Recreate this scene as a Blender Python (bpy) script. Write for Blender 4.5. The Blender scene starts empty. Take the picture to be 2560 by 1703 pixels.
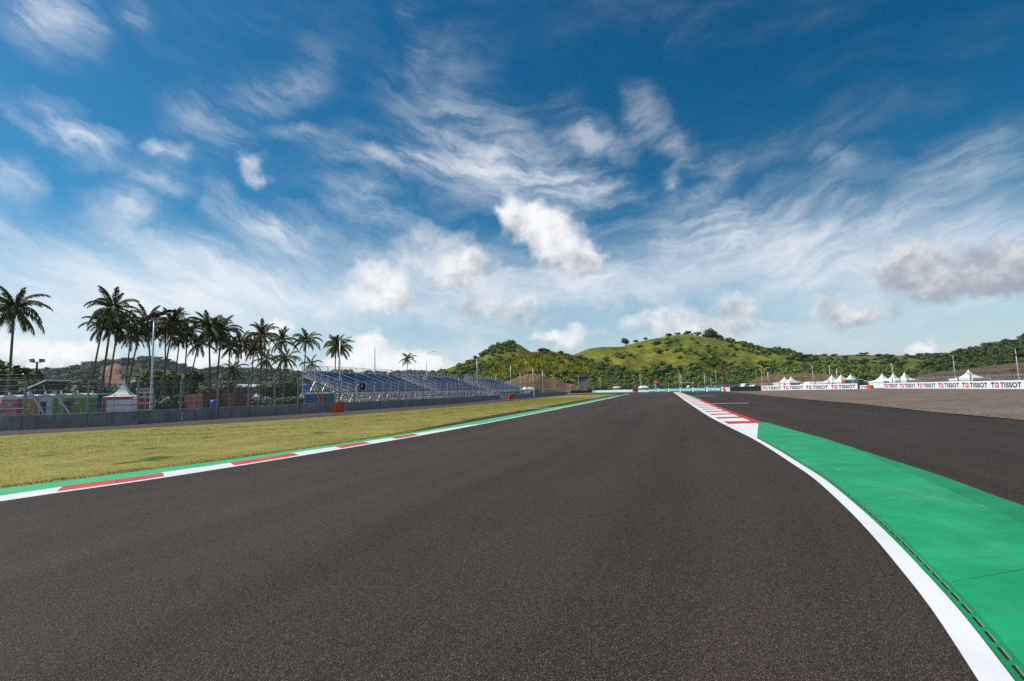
import bpy, math, random
import numpy as np
from mathutils import Vector, Matrix
from mathutils.bvhtree import BVHTree

random.seed(7)
rng = np.random.default_rng(7)
sc = bpy.context.scene
C = sc.collection
R = math.radians

# ------------------------------------------------------------------ camera
FPX, CAM_H = 1280.0, 1.45                      # focal length in photo pixels (18 mm), eye height
PITCH, ROLL = math.atan((980 - 851.5) / FPX), math.atan(0.03)
_f = np.array([0, math.cos(PITCH), math.sin(PITCH)])
_u0 = np.array([0, -math.sin(PITCH), math.cos(PITCH)])
_r0 = np.array([1.0, 0, 0])
_r = _r0 * math.cos(ROLL) - _u0 * math.sin(ROLL)
_u = _u0 * math.cos(ROLL) + _r0 * math.sin(ROLL)

def D(px, py):
    return _f + _r * (px - 1280) / FPX + _u * (851.5 - py) / FPX
def G(px, py, z=0.0):                          # point of the flat ground seen there
    d = D(px, py); t = (z - CAM_H) / d[2]
    return np.array([d[0] * t, d[1] * t, z])
def P(px, py, Y):                              # point at a known distance forward
    d = D(px, py); t = Y / d[1]
    return np.array([d[0] * t, Y, CAM_H + d[2] * t])

cam_d = bpy.data.cameras.new('camera')
cam = bpy.data.objects.new('camera', cam_d); C.objects.link(cam)
cam_d.sensor_width = 36; cam_d.lens = 18
cam_d.clip_start = 0.05; cam_d.clip_end = 8000
m = Matrix(((_r[0], _u[0], -_f[0], 0), (_r[1], _u[1], -_f[1], 0), (_r[2], _u[2], -_f[2], CAM_H), (0, 0, 0, 1)))
cam.matrix_world = m
sc.camera = cam
sc.render.resolution_x, sc.render.resolution_y = 1024, 681

# ------------------------------------------------------------------ colour management
sc.view_settings.view_transform = 'Standard'
sc.view_settings.look = 'None'
sc.view_settings.exposure = 0.0
sc.view_settings.gamma = 1.0
sc.view_settings.use_curve_mapping = False

# ------------------------------------------------------------------ sun
SUN_AZ, SUN_EL = R(-86), R(50)                 # azimuth from +Y, clockwise positive
to_sun = Vector((math.sin(SUN_AZ) * math.cos(SUN_EL), math.cos(SUN_AZ) * math.cos(SUN_EL), math.sin(SUN_EL)))
sun_d = bpy.data.lights.new('sun', 'SUN')
sun_d.energy = 4.8; sun_d.angle = R(0.53); sun_d.color = (1.0, 0.955, 0.88)
sun = bpy.data.objects.new('sun', sun_d); C.objects.link(sun)
sun.rotation_euler = (-to_sun).to_track_quat('-Z', 'Y').to_euler()

# ------------------------------------------------------------------ world: sky with clouds
world = bpy.data.worlds.new('World'); sc.world = world
world.use_nodes = True
WN = world.node_tree; WN.nodes.clear()

class NT:
    """small expression helper over a node tree"""
    def __init__(s, tree): s.t = tree
    def n(s, kind, **kw):
        nd = s.t.nodes.new(kind)
        for k, v in kw.items(): setattr(nd, k, v)
        return nd
    def put(s, sock, v):
        if v is None: return
        if isinstance(v, bpy.types.NodeSocket): s.t.links.new(v, sock)
        else: sock.default_value = v
    def math(s, op, a, b=None, c=None, clamp=False):
        nd = s.n('ShaderNodeMath', operation=op, use_clamp=clamp)
        for i, v in enumerate((a, b, c)): s.put(nd.inputs[i], v)
        return nd.outputs[0]
    def vm(s, op, a, b=None, scale=None):
        nd = s.n('ShaderNodeVectorMath', operation=op)
        s.put(nd.inputs[0], a); s.put(nd.inputs[1], b)
        if scale is not None: s.put(nd.inputs['Scale'], scale)
        return nd.outputs['Value'] if op in ('LENGTH', 'DOT_PRODUCT') else nd.outputs[0]
    def rng(s, v, a, b, c=0.0, d=1.0, smooth=True):
        nd = s.n('ShaderNodeMapRange', interpolation_type='SMOOTHSTEP' if smooth else 'LINEAR')
        for i, q in enumerate((v, a, b, c, d)): s.put(nd.inputs[i], q)
        return nd.outputs[0]
    def noise(s, vec, scale, detail=6, rough=0.55, dist=0.0, col=False):
        nd = s.n('ShaderNodeTexNoise')
        s.put(nd.inputs['Vector'], vec); nd.inputs['Scale'].default_value = scale
        nd.inputs['Detail'].default_value = detail; nd.inputs['Roughness'].default_value = rough
        nd.inputs['Distortion'].default_value = dist
        return nd.outputs['Color' if col else 'Fac']
    def noise2(s, vec, scale, detail=6, rough=0.55, col=False):
        o = s.noise(vec, scale, detail, rough, 0.0, col); o.node.noise_dimensions = '2D'
        return o
    def voro(s, vec, scale, feature='F1', out='Distance', rand=1.0):
        nd = s.n('ShaderNodeTexVoronoi', feature=feature)
        s.put(nd.inputs['Vector'], vec); nd.inputs['Scale'].default_value = scale
        nd.inputs['Randomness'].default_value = rand
        return nd.outputs[out]
    def mapping(s, vec, loc=(0, 0, 0), rot=(0, 0, 0), scale=(1, 1, 1), kind='POINT'):
        nd = s.n('ShaderNodeMapping', vector_type=kind)
        s.put(nd.inputs['Vector'], vec)
        nd.inputs['Location'].default_value = loc; nd.inputs['Rotation'].default_value = rot
        nd.inputs['Scale'].default_value = scale
        return nd.outputs[0]
    def mix(s, f, a, b):
        nd = s.n('ShaderNodeMix', data_type='RGBA')
        s.put(nd.inputs[0], f)
        for i, v in ((6, a), (7, b)):
            if isinstance(v, tuple) and len(v) == 3: v = v + (1,)
            s.put(nd.inputs[i], v)
        return nd.outputs[2]
    def fmix(s, f, a, b):
        nd = s.n('ShaderNodeMix', data_type='FLOAT')
        s.put(nd.inputs[0], f); s.put(nd.inputs[2], a); s.put(nd.inputs[3], b)
        return nd.outputs[0]
    def mul(s, a, b):
        nd = s.n('ShaderNodeMix', data_type='RGBA', blend_type='MULTIPLY')
        nd.inputs[0].default_value = 1
        for i, v in ((6, a), (7, b)):
            if isinstance(v, tuple) and len(v) == 3: v = v + (1,)
            s.put(nd.inputs[i], v)
        return nd.outputs[2]
    def sep(s, v):
        nd = s.n('ShaderNodeSeparateXYZ'); s.put(nd.inputs[0], v); return nd.outputs
    def comb(s, x, y, z=0.0):
        nd = s.n('ShaderNodeCombineXYZ')
        for i, v in enumerate((x, y, z)): s.put(nd.inputs[i], v)
        return nd.outputs[0]

def azel(px, py):
    d = D(px, py); d = d / np.linalg.norm(d)
    return math.atan2(d[0], d[1]), math.asin(d[2])

def build_sky():
    w = NT(WN)
    sky = w.n('ShaderNodeTexSky', sky_type='NISHITA')
    sky.sun_disc = False; sky.sun_elevation = SUN_EL; sky.sun_rotation = SUN_AZ
    sky.altitude = 0; sky.air_density = 1.0; sky.dust_density = 0.6; sky.ozone_density = 3.0
    hs = w.n('ShaderNodeHueSaturation')
    hs.inputs['Saturation'].default_value = SKY_SAT; hs.inputs['Hue'].default_value = SKY_HUE
    w.put(hs.inputs['Color'], sky.outputs[0])
    gm = w.n('ShaderNodeGamma'); w.put(gm.inputs[0], w.vm('SCALE', hs.outputs[0], scale=SKY_PRE)); gm.inputs[1].default_value = SKY_GAMMA
    base = gm.outputs[0]
    dirv = w.n('ShaderNodeTexCoord').outputs['Generated']
    x, y, z = w.sep(dirv)[:3]
    az = w.math('ARCTAN2', x, y)
    el = w.math('ARCSINE', z)
    ae = w.comb(az, el, 1.0)
    stf = w.math('DIVIDE', 1.0, w.math('ADD', 1.0001, w.math('MAXIMUM', z, -0.2)))
    stv = w.vm('SCALE', dirv, scale=stf)                         # stereographic: no seam, no pinch
    n1 = w.vm('SUBTRACT', w.noise2(stv, 5.0, 2, 0.5, col=True), (0.5, 0.5, 0.5))
    n3 = w.vm('SUBTRACT', w.noise2(stv, 17.0, 6, 0.6, col=True), (0.5, 0.5, 0.5))
    flat = (1.0, 1.0, 0.0)
    warpc = w.vm('ADD', ae, w.vm('MULTIPLY', w.vm('ADD', w.vm('SCALE', n1, scale=0.07), w.vm('SCALE', n3, scale=0.06)), flat))
    AZ_R, EL_R = R(70), R(46)                                   # the sky map: azimuth folded at 70 degrees
    azs = np.linspace(-AZ_R, AZ_R, 160)
    def curve3(fac, funcs, xs):
        nd = w.n('ShaderNodeRGBCurve'); cm = nd.mapping; cm.use_clip = False
        for ch in range(3):
            cv = cm.curves[ch]; ys = funcs[ch]
            keep = [0] + [k for k in range(1, len(xs) - 1) if abs(ys[k] - (ys[k - 1] + ys[k + 1]) / 2) > 1e-4] + [len(xs) - 1]
            while len(cv.points) < len(keep): cv.points.new(0.5, 0.5)
            for p, k in zip(cv.points, keep):
                p.location = (float(xs[k]), float(ys[k])); p.handle_type = 'VECTOR'
        cm.update()
        w.put(nd.inputs['Color'], fac)
        return nd.outputs[0]
    def norm_coords(vec):
        a, e = w.sep(vec)[:2]
        a = w.math('PINGPONG', w.math('ADD', a, AZ_R), 2 * AZ_R)
        a = w.math('DIVIDE', a, 2 * AZ_R)
        e = w.math('DIVIDE', e, EL_R)
        return w.comb(a, a, a), w.comb(e, e, e)
    def hats(els, ev):
        """weights that interpolate between elevation bands, three bands to a node"""
        xs = np.array(els) / EL_R; out = []
        for g in range(0, len(xs), 3):
            fs = []
            grid = np.unique(np.concatenate([[0.0], xs, [1.0]]))
            for k in range(g, g + 3):
                y = np.interp(grid, xs, [1.0 if q == k else 0.0 for q in range(len(xs))])
                fs.append(y)
            nd = w.n('ShaderNodeRGBCurve'); cm = nd.mapping; cm.use_clip = False
            for ch in range(3):
                cv = cm.curves[ch]
                while len(cv.points) < len(grid): cv.points.new(0.5, 0.5)
                for p, gx, gy in zip(cv.points, grid, fs[ch]):
                    p.location = (float(gx), float(gy)); p.handle_type = 'VECTOR'
            cm.update(); w.put(nd.inputs['Color'], ev); out.append(nd.outputs[0])
        return out
    def field(av, hat, els, fn):
        """a map over the sky given by fn(azimuth, elevation), linear between its bands"""
        acc, xs = None, (azs + AZ_R) / (2 * AZ_R)
        for g in range(0, len(els), 3):
            col = curve3(av, [fn(azs, np.full_like(azs, els[k])) for k in range(g, g + 3)], xs)
            d = w.vm('DOT_PRODUCT', col, hat[g // 3])
            acc = d if acc is None else w.math('ADD', acc, d)
        return acc
    def ellipse(A, E, cx, cy, ang, a, b):
        ca, sa = math.cos(ang), math.sin(ang)
        u = ((A - cx) * ca + (E - cy) * sa) / a; v = (-(A - cx) * sa + (E - cy) * ca) / b
        return u, v, u * u + v * v
    # ---- cirrus masks
    WISPS = [((10, 10), (240, 95), 46, .95), ((290, 10), (370, 40), 40, .35),
        ((0, 262), (300, 400), 20, .95), ((150, 330), (300, 395), 16, .7), ((0, 430), (95, 490), 34, .7), ((0, 530), (60, 570), 20, .5),
        ((215, 480), (390, 560), 34, .75), ((320, 520), (350, 580), 16, .6), ((340, 440), (470, 500), 26, .6), ((500, 480), (580, 540), 28, .5),
        ((560, 235), (830, 195), 36, .5), ((380, 290), (600, 320), 50, .4), ((560, 318), (1000, 345), 12, .5),
        ((820, 392), (1300, 402), 20, .9), ((1080, 345), (1590, 490), 30, 1.0), ((1000, 420), (1520, 480), 50, .6),
        ((980, 240), (1380, 330), 55, .45), ((1390, 285), (1560, 375), 30, .75), ((1200, 330), (1480, 430), 40, .4),
        ((1000, 10), (1070, 120), 26, .4), ((1070, 130), (1370, 165), 20, .45), ((1560, 245), (1640, 340), 34, .6),
        ((1630, 335), (1770, 425), 20, .5), ((820, 480), (1040, 550), 50, .5), ((540, 560), (840, 600), 36, .85), ((600, 560), (760, 590), 20, .6),
        ((1660, 505), (1900, 498), 14, .7), ((1650, 440), (1690, 470), 24, .45), ((1780, 440), (1850, 420), 18, .5),
        ((2030, 385), (2110, 430), 14, .6), ((2330, 410), (2600, 375), 45, .45), ((2250, 450), (2470, 470), 30, .4),
        ((1750, 420), (2300, 240), 34, .13), ((1900, 470), (2250, 430), 30, .2),
        ((-100, 620), (720, 770), 75, .9), ((250, 640), (900, 720), 50, .75), ((700, 640), (1250, 650), 40, .5), ((820, 730), (1690, 700), 45, .95), ((1250, 700), (1700, 708), 30, 1.0),
        ((1450, 630), (2350, 555), 55, .75), ((1650, 570), (2150, 540), 40, .7), ((1700, 660), (2600, 720), 60, .8), ((-60, 740), (900, 790), 55, .8), ((2100, 560), (2700, 620), 60, .5)]
    def f_cirrus(A, E):
        t = np.zeros_like(A)
        for p1, p2, wd, stn in WISPS:
            a1, a2 = azel(*p1), azel(*p2)
            u, v, r2 = ellipse(A, E, (a1[0] + a2[0]) / 2, (a1[1] + a2[1]) / 2, math.atan2(a2[1] - a1[1], a2[0] - a1[0]),
                               math.hypot(a2[0] - a1[0], a2[1] - a1[1]) / 2 * 1.5, wd / FPX * 1.75)
            t += stn * np.maximum(1 - r2, 0) ** 2
        return t
    els = [R(e) for e in np.concatenate([np.linspace(1, 30, 23), [32.5, 35.5, 39, 43]])]
    av, ev = norm_coords(warpc)
    acc = field(av, hats(els, ev), els, f_cirrus)
    # fibres sweep down to the right on the left of the sky and up to the right on its right
    wv = w.vm('ADD', ae, w.vm('ADD', w.vm('SCALE', n1, scale=0.10), w.vm('SCALE', n3, scale=0.040)))
    wx, wy = w.sep(wv)[:2]
    q = w.math('SUBTRACT', wy, w.math('MULTIPLY', w.math('ADD', wx, -0.25), w.math('MULTIPLY', wx, 0.28)))
    fib = w.noise2(w.comb(w.math('MULTIPLY', wx, 7.0), w.math('MULTIPLY', q, 24.0)), 1.0, 10, 0.64)
    fibre = w.rng(fib, 0.30, 0.74, w.rng(el, R(22), R(6), 0.12, 0.50), 1.10)
    cir = w.math('MULTIPLY', acc, fibre)
    # general veil anywhere in the sky, thicker towards the horizon
    veil_n = w.rng(w.noise2(w.vm('MULTIPLY', wv, (2.2, 9.0, 0.0)), 1.0, 4, 0.6), 0.42, 0.75)
    low = w.rng(el, R(26), R(4), 0.05, 0.62)
    veil = w.math('MULTIPLY', w.math('MULTIPLY', veil_n, low), fibre)
    cir = w.math('ADD', cir, veil)
    cir = w.math('SUBTRACT', 1.0, w.math('POWER', 2.718, w.math('MULTIPLY', cir, -0.86)))
    hz = w.rng(el, R(19), R(2), 0.0, 0.55)                       # pale air above the horizon
    c0 = w.mix(hz, base, HAZE_COL)
    c1 = w.mix(cir, c0, CIRRUS_COL)
    # ---- cumulus
    wq = w.vm('ADD', ae, w.vm('MULTIPLY', w.vm('SCALE', n3, scale=0.075), flat))
    wq = w.vm('ADD', wq, w.comb(w.math('MULTIPLY', cir, 1e-7), 0.0, 0.0))   # ordering keeps the node stack small
    CUM = [((1385, 590), 135, 62, 24, .35, 1.0), ((1290, 535), 60, 40, 20, .2, 1.0), ((1410, 640), 100, 36, 10, .55, .6), ((1455, 655), 65, 32, 20, .5, .7), ((1100, 640), 130, 80, 12, .42, .62), ((1180, 690), 90, 50, 0, .5, .6),
        ((930, 715), 95, 62, 10, .25, .9), ((1010, 755), 60, 32, 0, .5, .6), ((840, 790), 60, 22, 0, .5, .4), ((1165, 785), 52, 34, 0, .75, .8), ((1290, 770), 85, 38, 0, .5, .9), ((1410, 842), 90, 26, 0, .3, .95),
        ((920, 848), 60, 18, 0, .25, .95), ((960, 910), 130, 46, 0, .2, 1.0), ((1070, 925), 100, 26, 0, .2, 1.0), ((880, 930), 90, 40, 0, .2, 1.0),
        ((130, 885), 95, 36, 0, .25, 1.0), ((215, 910), 120, 30, 0, .3, 1.0), ((20, 868), 60, 28, 0, .3, 1.0), ((450, 905), 90, 30, 0, .25, 1.0), ((690, 832), 60, 24, 0, .25, .9), ((600, 900), 120, 34, 0, .25, .8),
        ((2265, 655), 125, 44, 0, .86, 1.1), ((2380, 695), 180, 42, -2, .96, 1.2), ((2500, 668), 130, 48, 0, .92, 1.15), ((2640, 680), 130, 44, 0, .9, 1.0), ((2120, 798), 105, 34, 0, .68, .85), ((2075, 760), 44, 18, 0, .8, .8),
        ((2200, 790), 70, 18, 0, .8, .5), ((1660, 800), 110, 40, 0, .5, .8), ((1850, 768), 62, 24, 12, .62, .85), ((1800, 822), 110, 30, 0, .5, .75), ((1930, 815), 50, 14, 0, .7, .6), ((2300, 880), 58, 22, 0, .25, 1.0), ((2395, 872), 22, 10, 0, .25, .9),
        ((1190, 866), 44, 12, 0, .4, .6), ((430, 365), 66, 20, 24, .1, .5), ((370, 350), 34, 14, 20, .1, .45), ((495, 395), 40, 18, 20, .1, .4), ((610, 410), 40, 34, 30, .1, .55), ((655, 450), 38, 30, 45, .1, .55), ((430, 470), 60, 24, 20, .2, .36), ((1670, 450), 30, 16, 0, .3, .5),
        ((2420, 750), 40, 8, 0, .8, .3), ((380, 755), 34, 9, 0, .7, .4), ((2400, 810), 60, 10, 0, .8, .4),
        # beyond the frame the same fair-weather clouds go on
        ((-420, 700), 180, 60, 0, .4, .8), ((3050, 720), 180, 60, 0, .7, .8), ((-900, 760), 120, 40, 0, .4, .8)]
    def cum_ms(A, E):
        m_, s_ = np.zeros_like(A), np.zeros_like(A)
        for c, hw, hh, ang, dk, op in CUM:
            cx, cy = azel(*c)
            k = math.cos(math.atan((c[0] - 1280) / FPX)) ** 2       # wide-angle stretch
            u, v, r2 = ellipse(A, E, cx, cy, -R(ang), hw / FPX * k * 1.22, hh / FPX * 1.36)
            mk = op * np.maximum(1 - r2, 0)
            wt = np.exp(-r2 * 1.2) + 1e-9
            m_ += mk; s_ = s_ + np.stack([wt * (0.42 * v - 0.22 * u + 0.5 - dk), wt]) if s_.ndim == 2 else np.stack([wt * (0.42 * v - 0.22 * u + 0.5 - dk), wt])
        return np.minimum(m_, 1.0), np.clip(s_[0] / s_[1], -0.8, 0.8)
    els = [R(e) for e in np.concatenate([np.linspace(0.8, 15, 15), np.linspace(16.5, 30, 9)])]
    av, ev = norm_coords(wq)
    hat = hats(els, ev)
    best = w.math('SUBTRACT', field(av, hat, els, lambda A, E: cum_ms(A, E)[0]), 0.12)
    shade = field(av, hat, els, lambda A, E: cum_ms(A, E)[1])
    puff = w.sep(n3)[2]
    dens = w.rng(w.math('MULTIPLY_ADD', puff, 0.85, best), 0.02, 0.92)
    lit = w.math('MULTIPLY_ADD', w.math('SUBTRACT', w.noise2(w.vm('ADD', stv, (0.012, -0.004, 0.0)), 24.0, 5, 0.6), 0.5), 1.5, shade)
    dens = w.math('MULTIPLY', dens, w.rng(w.math('ADD', lit, w.math('MULTIPLY', best, 0.6)), -0.75, 0.10, 0.62, 1.0))   # bases melt into the air
    lit = w.rng(lit, -0.70, 0.45)
    ccol = w.mix(lit, CUM_DARK, CUM_LIGHT)
    c2 = w.mix(w.math('MULTIPLY', dens, 0.93), c1, ccol)
    bg = w.n('ShaderNodeBackground'); w.put(bg.inputs[0], c2); bg.inputs[1].default_value = SKY_STR
    out = w.n('ShaderNodeOutputWorld'); w.put(out.inputs[0], bg.outputs[0])

SKY_STR = 0.10
SKY_SAT, SKY_HUE, SKY_GAMMA, SKY_PRE = 1.42, 0.476, 1.26, 0.64
HAZE_COL = (7.3, 8.5, 9.5)
CIRRUS_COL = (9.5, 9.8, 10.1)
CUM_LIGHT, CUM_DARK = (10.4, 10.4, 10.4), (3.4, 3.8, 4.5)
build_sky()
world.cycles.sampling_method = 'MANUAL'; world.cycles.sample_map_resolution = 512
sc.cycles.max_bounces = 5; sc.cycles.transparent_max_bounces = 24
sc.cycles.use_denoising = False; sc.cycles.adaptive_threshold = 0.006

# ================================================================== helpers
def tag(o, label=None, cat=None, group=None, kind=None):
    if label: o['label'] = label
    if cat: o['category'] = cat
    if group: o['group'] = group
    if kind: o['kind'] = kind
    return o

def thing(name, label, cat, loc=(0, 0, 0), rotz=0.0, group=None):
    o = bpy.data.objects.new(name, None); C.objects.link(o)
    o.empty_display_size = 0.3
    o.location = tuple(float(c) for c in loc); o.rotation_euler = (0, 0, rotz)
    return tag(o, label, cat, group)

def link(name, me, parent=None, loc=None, rot=None, scale=None, mat=None):
    o = bpy.data.objects.new(name, me); C.objects.link(o)
    if parent is not None: o.parent = parent
    if loc is not None: o.location = tuple(float(c) for c in loc)
    if rot is not None: o.rotation_euler = rot
    if scale is not None: o.scale = scale if hasattr(scale, '__len__') else (scale,) * 3
    if mat is not None:
        o.material_slots[0].link = 'OBJECT'; o.material_slots[0].material = mat
    return o

def copy_tree(o, parent=None):
    c = o.copy(); C.objects.link(c); c.parent = parent
    for ch in list(o.children): copy_tree(ch, c)
    return c

class MB:
    def __init__(s): s.v, s.f, s.m = [], [], []
    def poly(s, pts, mi=0):
        n = len(s.v); s.v += [tuple(float(c) for c in p) for p in pts]
        s.f.append(tuple(range(n, n + len(pts)))); s.m.append(mi); return s
    def hexa(s, b, t, mi=0):                       # bottom ring, top ring (same count, ccw seen from above)
        n = len(s.v); k = len(b)
        s.v += [tuple(float(c) for c in p) for p in list(b) + list(t)]
        s.f.append(tuple(range(n + k - 1, n - 1, -1))); s.m.append(mi)
        s.f.append(tuple(range(n + k, n + 2 * k))); s.m.append(mi)
        for i in range(k):
            j = (i + 1) % k
            s.f.append((n + i, n + j, n + k + j, n + k + i)); s.m.append(mi)
        return s
    def box(s, x0, x1, y0, y1, z0, z1, mi=0):
        b = [(x0, y0), (x1, y0), (x1, y1), (x0, y1)]
        return s.hexa([(x, y, z0) for x, y in b], [(x, y, z1) for x, y in b], mi)
    def beam(s, p, q, w, h=None, mi=0, up=(0, 0, 1)):
        p, q = Vector([float(c) for c in p]), Vector([float(c) for c in q]); h = h or w
        d = (q - p).normalized(); u = Vector(up)
        if abs(d.dot(u)) > 0.98: u = Vector((1, 0, 0))
        a = d.cross(u).normalized() * (w / 2); b = a.cross(d).normalized() * (h / 2)
        return s.hexa([p - a - b, p + a - b, p + a + b, p - a + b][::-1], [q - a - b, q + a - b, q + a + b, q - a + b][::-1], mi)
    def tube(s, path, radii, n=8, mi=0, cap=True):
        path = [Vector([float(c) for c in p]) for p in path]
        if not hasattr(radii, '__len__'): radii = [radii] * len(path)
        base = len(s.v); ref = Vector((0.31, 0.95, 0.05))
        for i, p in enumerate(path):
            d = (path[min(i + 1, len(path) - 1)] - path[max(i - 1, 0)]).normalized()
            r_ = ref if abs(d.dot(ref)) < 0.9 else Vector((1, 0, 0))
            a = d.cross(r_).normalized(); b = d.cross(a)
            for k in range(n):
                t = 2 * math.pi * k / n
                s.v.append(tuple(p + (a * math.cos(t) + b * math.sin(t)) * radii[i]))
        for i in range(len(path) - 1):
            for k in range(n):
                j = (k + 1) % n
                s.f.append((base + i * n + k, base + i * n + j, base + (i + 1) * n + j, base + (i + 1) * n + k)); s.m.append(mi)
        if cap:
            s.f.append(tuple(range(base + n - 1, base - 1, -1))); s.m.append(mi)
            e = base + (len(path) - 1) * n
            s.f.append(tuple(range(e, e + n))); s.m.append(mi)
        return s
    def mesh(s, name, mats, smooth=False):
        me = bpy.data.meshes.new(name); me.from_pydata(s.v, [], s.f)
        for m_ in (mats if isinstance(mats, (list, tuple)) else [mats]): me.materials.append(m_)
        me.polygons.foreach_set('material_index', s.m)
        if smooth: me.polygons.foreach_set('use_smooth', [True] * len(s.f))
        me.update(); return me
    def build(s, name, mats, parent=None, smooth=False, **kw):
        return link(name, s.mesh(name, mats, smooth), parent, **kw)

def fast_mesh(name, V, T, mat, smooth=False):
    """many triangles from arrays"""
    me = bpy.data.meshes.new(name)
    me.vertices.add(len(V)); me.vertices.foreach_set('co', np.asarray(V, np.float32).ravel())
    me.loops.add(len(T) * 3); me.loops.foreach_set('vertex_index', np.asarray(T, np.int32).ravel())
    me.polygons.add(len(T)); me.polygons.foreach_set('loop_start', np.arange(0, len(T) * 3, 3, dtype=np.int32))
    if smooth: me.polygons.foreach_set('use_smooth', np.ones(len(T), bool))
    me.materials.append(mat); me.update(calc_edges=True); me.validate()
    return me

def catmull(pts, step):
    """smooth curve through 2-D points, about `step` between samples"""
    p = [np.array(q[:2], float) for q in pts]
    p = [2 * p[0] - p[1]] + p + [2 * p[-1] - p[-2]]
    out = []
    for i in range(1, len(p) - 2):
        n = max(2, int(np.linalg.norm(p[i + 1] - p[i]) / step))
        t0, t1, t2, t3 = 0, *np.cumsum([max(np.linalg.norm(p[k + 1] - p[k]), 1e-4) ** 0.5 for k in (i - 1, i, i + 1)])
        for k in range(n):
            t = t1 + (t2 - t1) * k / n
            a1 = (t1 - t) / (t1 - t0) * p[i - 1] + (t - t0) / (t1 - t0) * p[i]
            a2 = (t2 - t) / (t2 - t1) * p[i] + (t - t1) / (t2 - t1) * p[i + 1]
            a3 = (t3 - t) / (t3 - t2) * p[i + 1] + (t - t2) / (t3 - t2) * p[i + 2]
            b1 = (t2 - t) / (t2 - t0) * a1 + (t - t0) / (t2 - t0) * a2
            b2 = (t3 - t) / (t3 - t1) * a2 + (t - t1) / (t3 - t1) * a3
            out.append((t2 - t) / (t2 - t1) * b1 + (t - t1) / (t2 - t1) * b2)
    out.append(p[-2]); return np.array(out)

def arclen(c):
    return np.concatenate([[0], np.cumsum(np.linalg.norm(np.diff(c, axis=0), axis=1))])
def resample(c, n):
    s = arclen(c); t = np.linspace(0, s[-1], n)
    return np.stack([np.interp(t, s, c[:, 0]), np.interp(t, s, c[:, 1])], 1)
def normals2(c):                                   # to the right of travel
    d = np.gradient(c, axis=0); d /= np.linalg.norm(d, axis=1)[:, None]
    return np.stack([d[:, 1], -d[:, 0]], 1)
def at_y(c, y):                                    # x of a curve at a given y
    return np.interp(y, c[:, 1], c[:, 0])

def sheet(name, rows, zs, mat, parent=None, uv=None, smooth=True):
    """a strip from several curves of equal length laid side by side; uv v = metres along, u = row"""
    n, k = len(rows[0]), len(rows)
    V = [(r[i][0], r[i][1], (zs[j][i] if hasattr(zs[j], '__len__') else zs[j])) for j, r in enumerate(rows) for i in range(n)]
    F = [(j * n + i, (j + 1) * n + i, (j + 1) * n + i + 1, j * n + i + 1) for j in range(k - 1) for i in range(n - 1)]
    me = bpy.data.meshes.new(name); me.from_pydata([tuple(map(float, v)) for v in V], [], F)
    me.materials.append(mat)
    if smooth: me.polygons.foreach_set('use_smooth', [True] * len(F))
    if uv:
        lay = me.uv_layers.new(name='UVMap'); s = arclen(rows[uv['ref']])
        for lp in me.loops:
            j, i = divmod(lp.vertex_index, n); lay.data[lp.index].uv = (uv['u'][j], s[i])
    me.update()
    fl = me.polygons[0].normal.z < 0
    if fl: me.flip_normals()
    return link(name, me, parent)

# ================================================================== materials
MATS = {}
def mat(name, fn=None, rough=0.6, metal=0.0, spec=0.4, col=(0.5, 0.5, 0.5), var=0.0, vscale=3.0, bump=0.0, bscale=40.0, dirt=0.0):
    """procedural material: base colour with noise variation, optional dirt and relief; fn builds its own nodes"""
    m_ = bpy.data.materials.new(name); m_.use_nodes = True; MATS[name] = m_
    t = m_.node_tree; b = t.nodes['Principled BSDF']; n = NT(t)
    b.inputs['Roughness'].default_value = rough; b.inputs['Metallic'].default_value = metal
    b.inputs['Specular IOR Level'].default_value = spec
    if fn: fn(n, b); return m_
    pos = n.n('ShaderNodeNewGeometry').outputs['Position']
    c = col
    if var or dirt:
        f = n.noise(pos, vscale, 5, 0.6)
        lo = tuple(q * (1 - var) for q in col); hi = tuple(min(1, q * (1 + var)) for q in col)
        c = n.mix(n.rng(f, 0.25, 0.75), lo, hi)
        if dirt:
            g = n.rng(n.noise(pos, vscale * 0.35, 6, 0.7), 0.5, 0.8, 0, dirt)
            c = n.mix(g, c, (0.16, 0.13, 0.10))
        n.put(b.inputs['Base Color'], c)
    else: b.inputs['Base Color'].default_value = (*col, 1)
    if bump:
        bp = n.n('ShaderNodeBump'); bp.inputs['Strength'].default_value = bump; bp.inputs['Distance'].default_value = 0.02
        n.put(bp.inputs['Height'], n.noise(pos, bscale, 4, 0.6)); n.put(b.inputs['Normal'], bp.outputs[0])
    return m_

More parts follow.
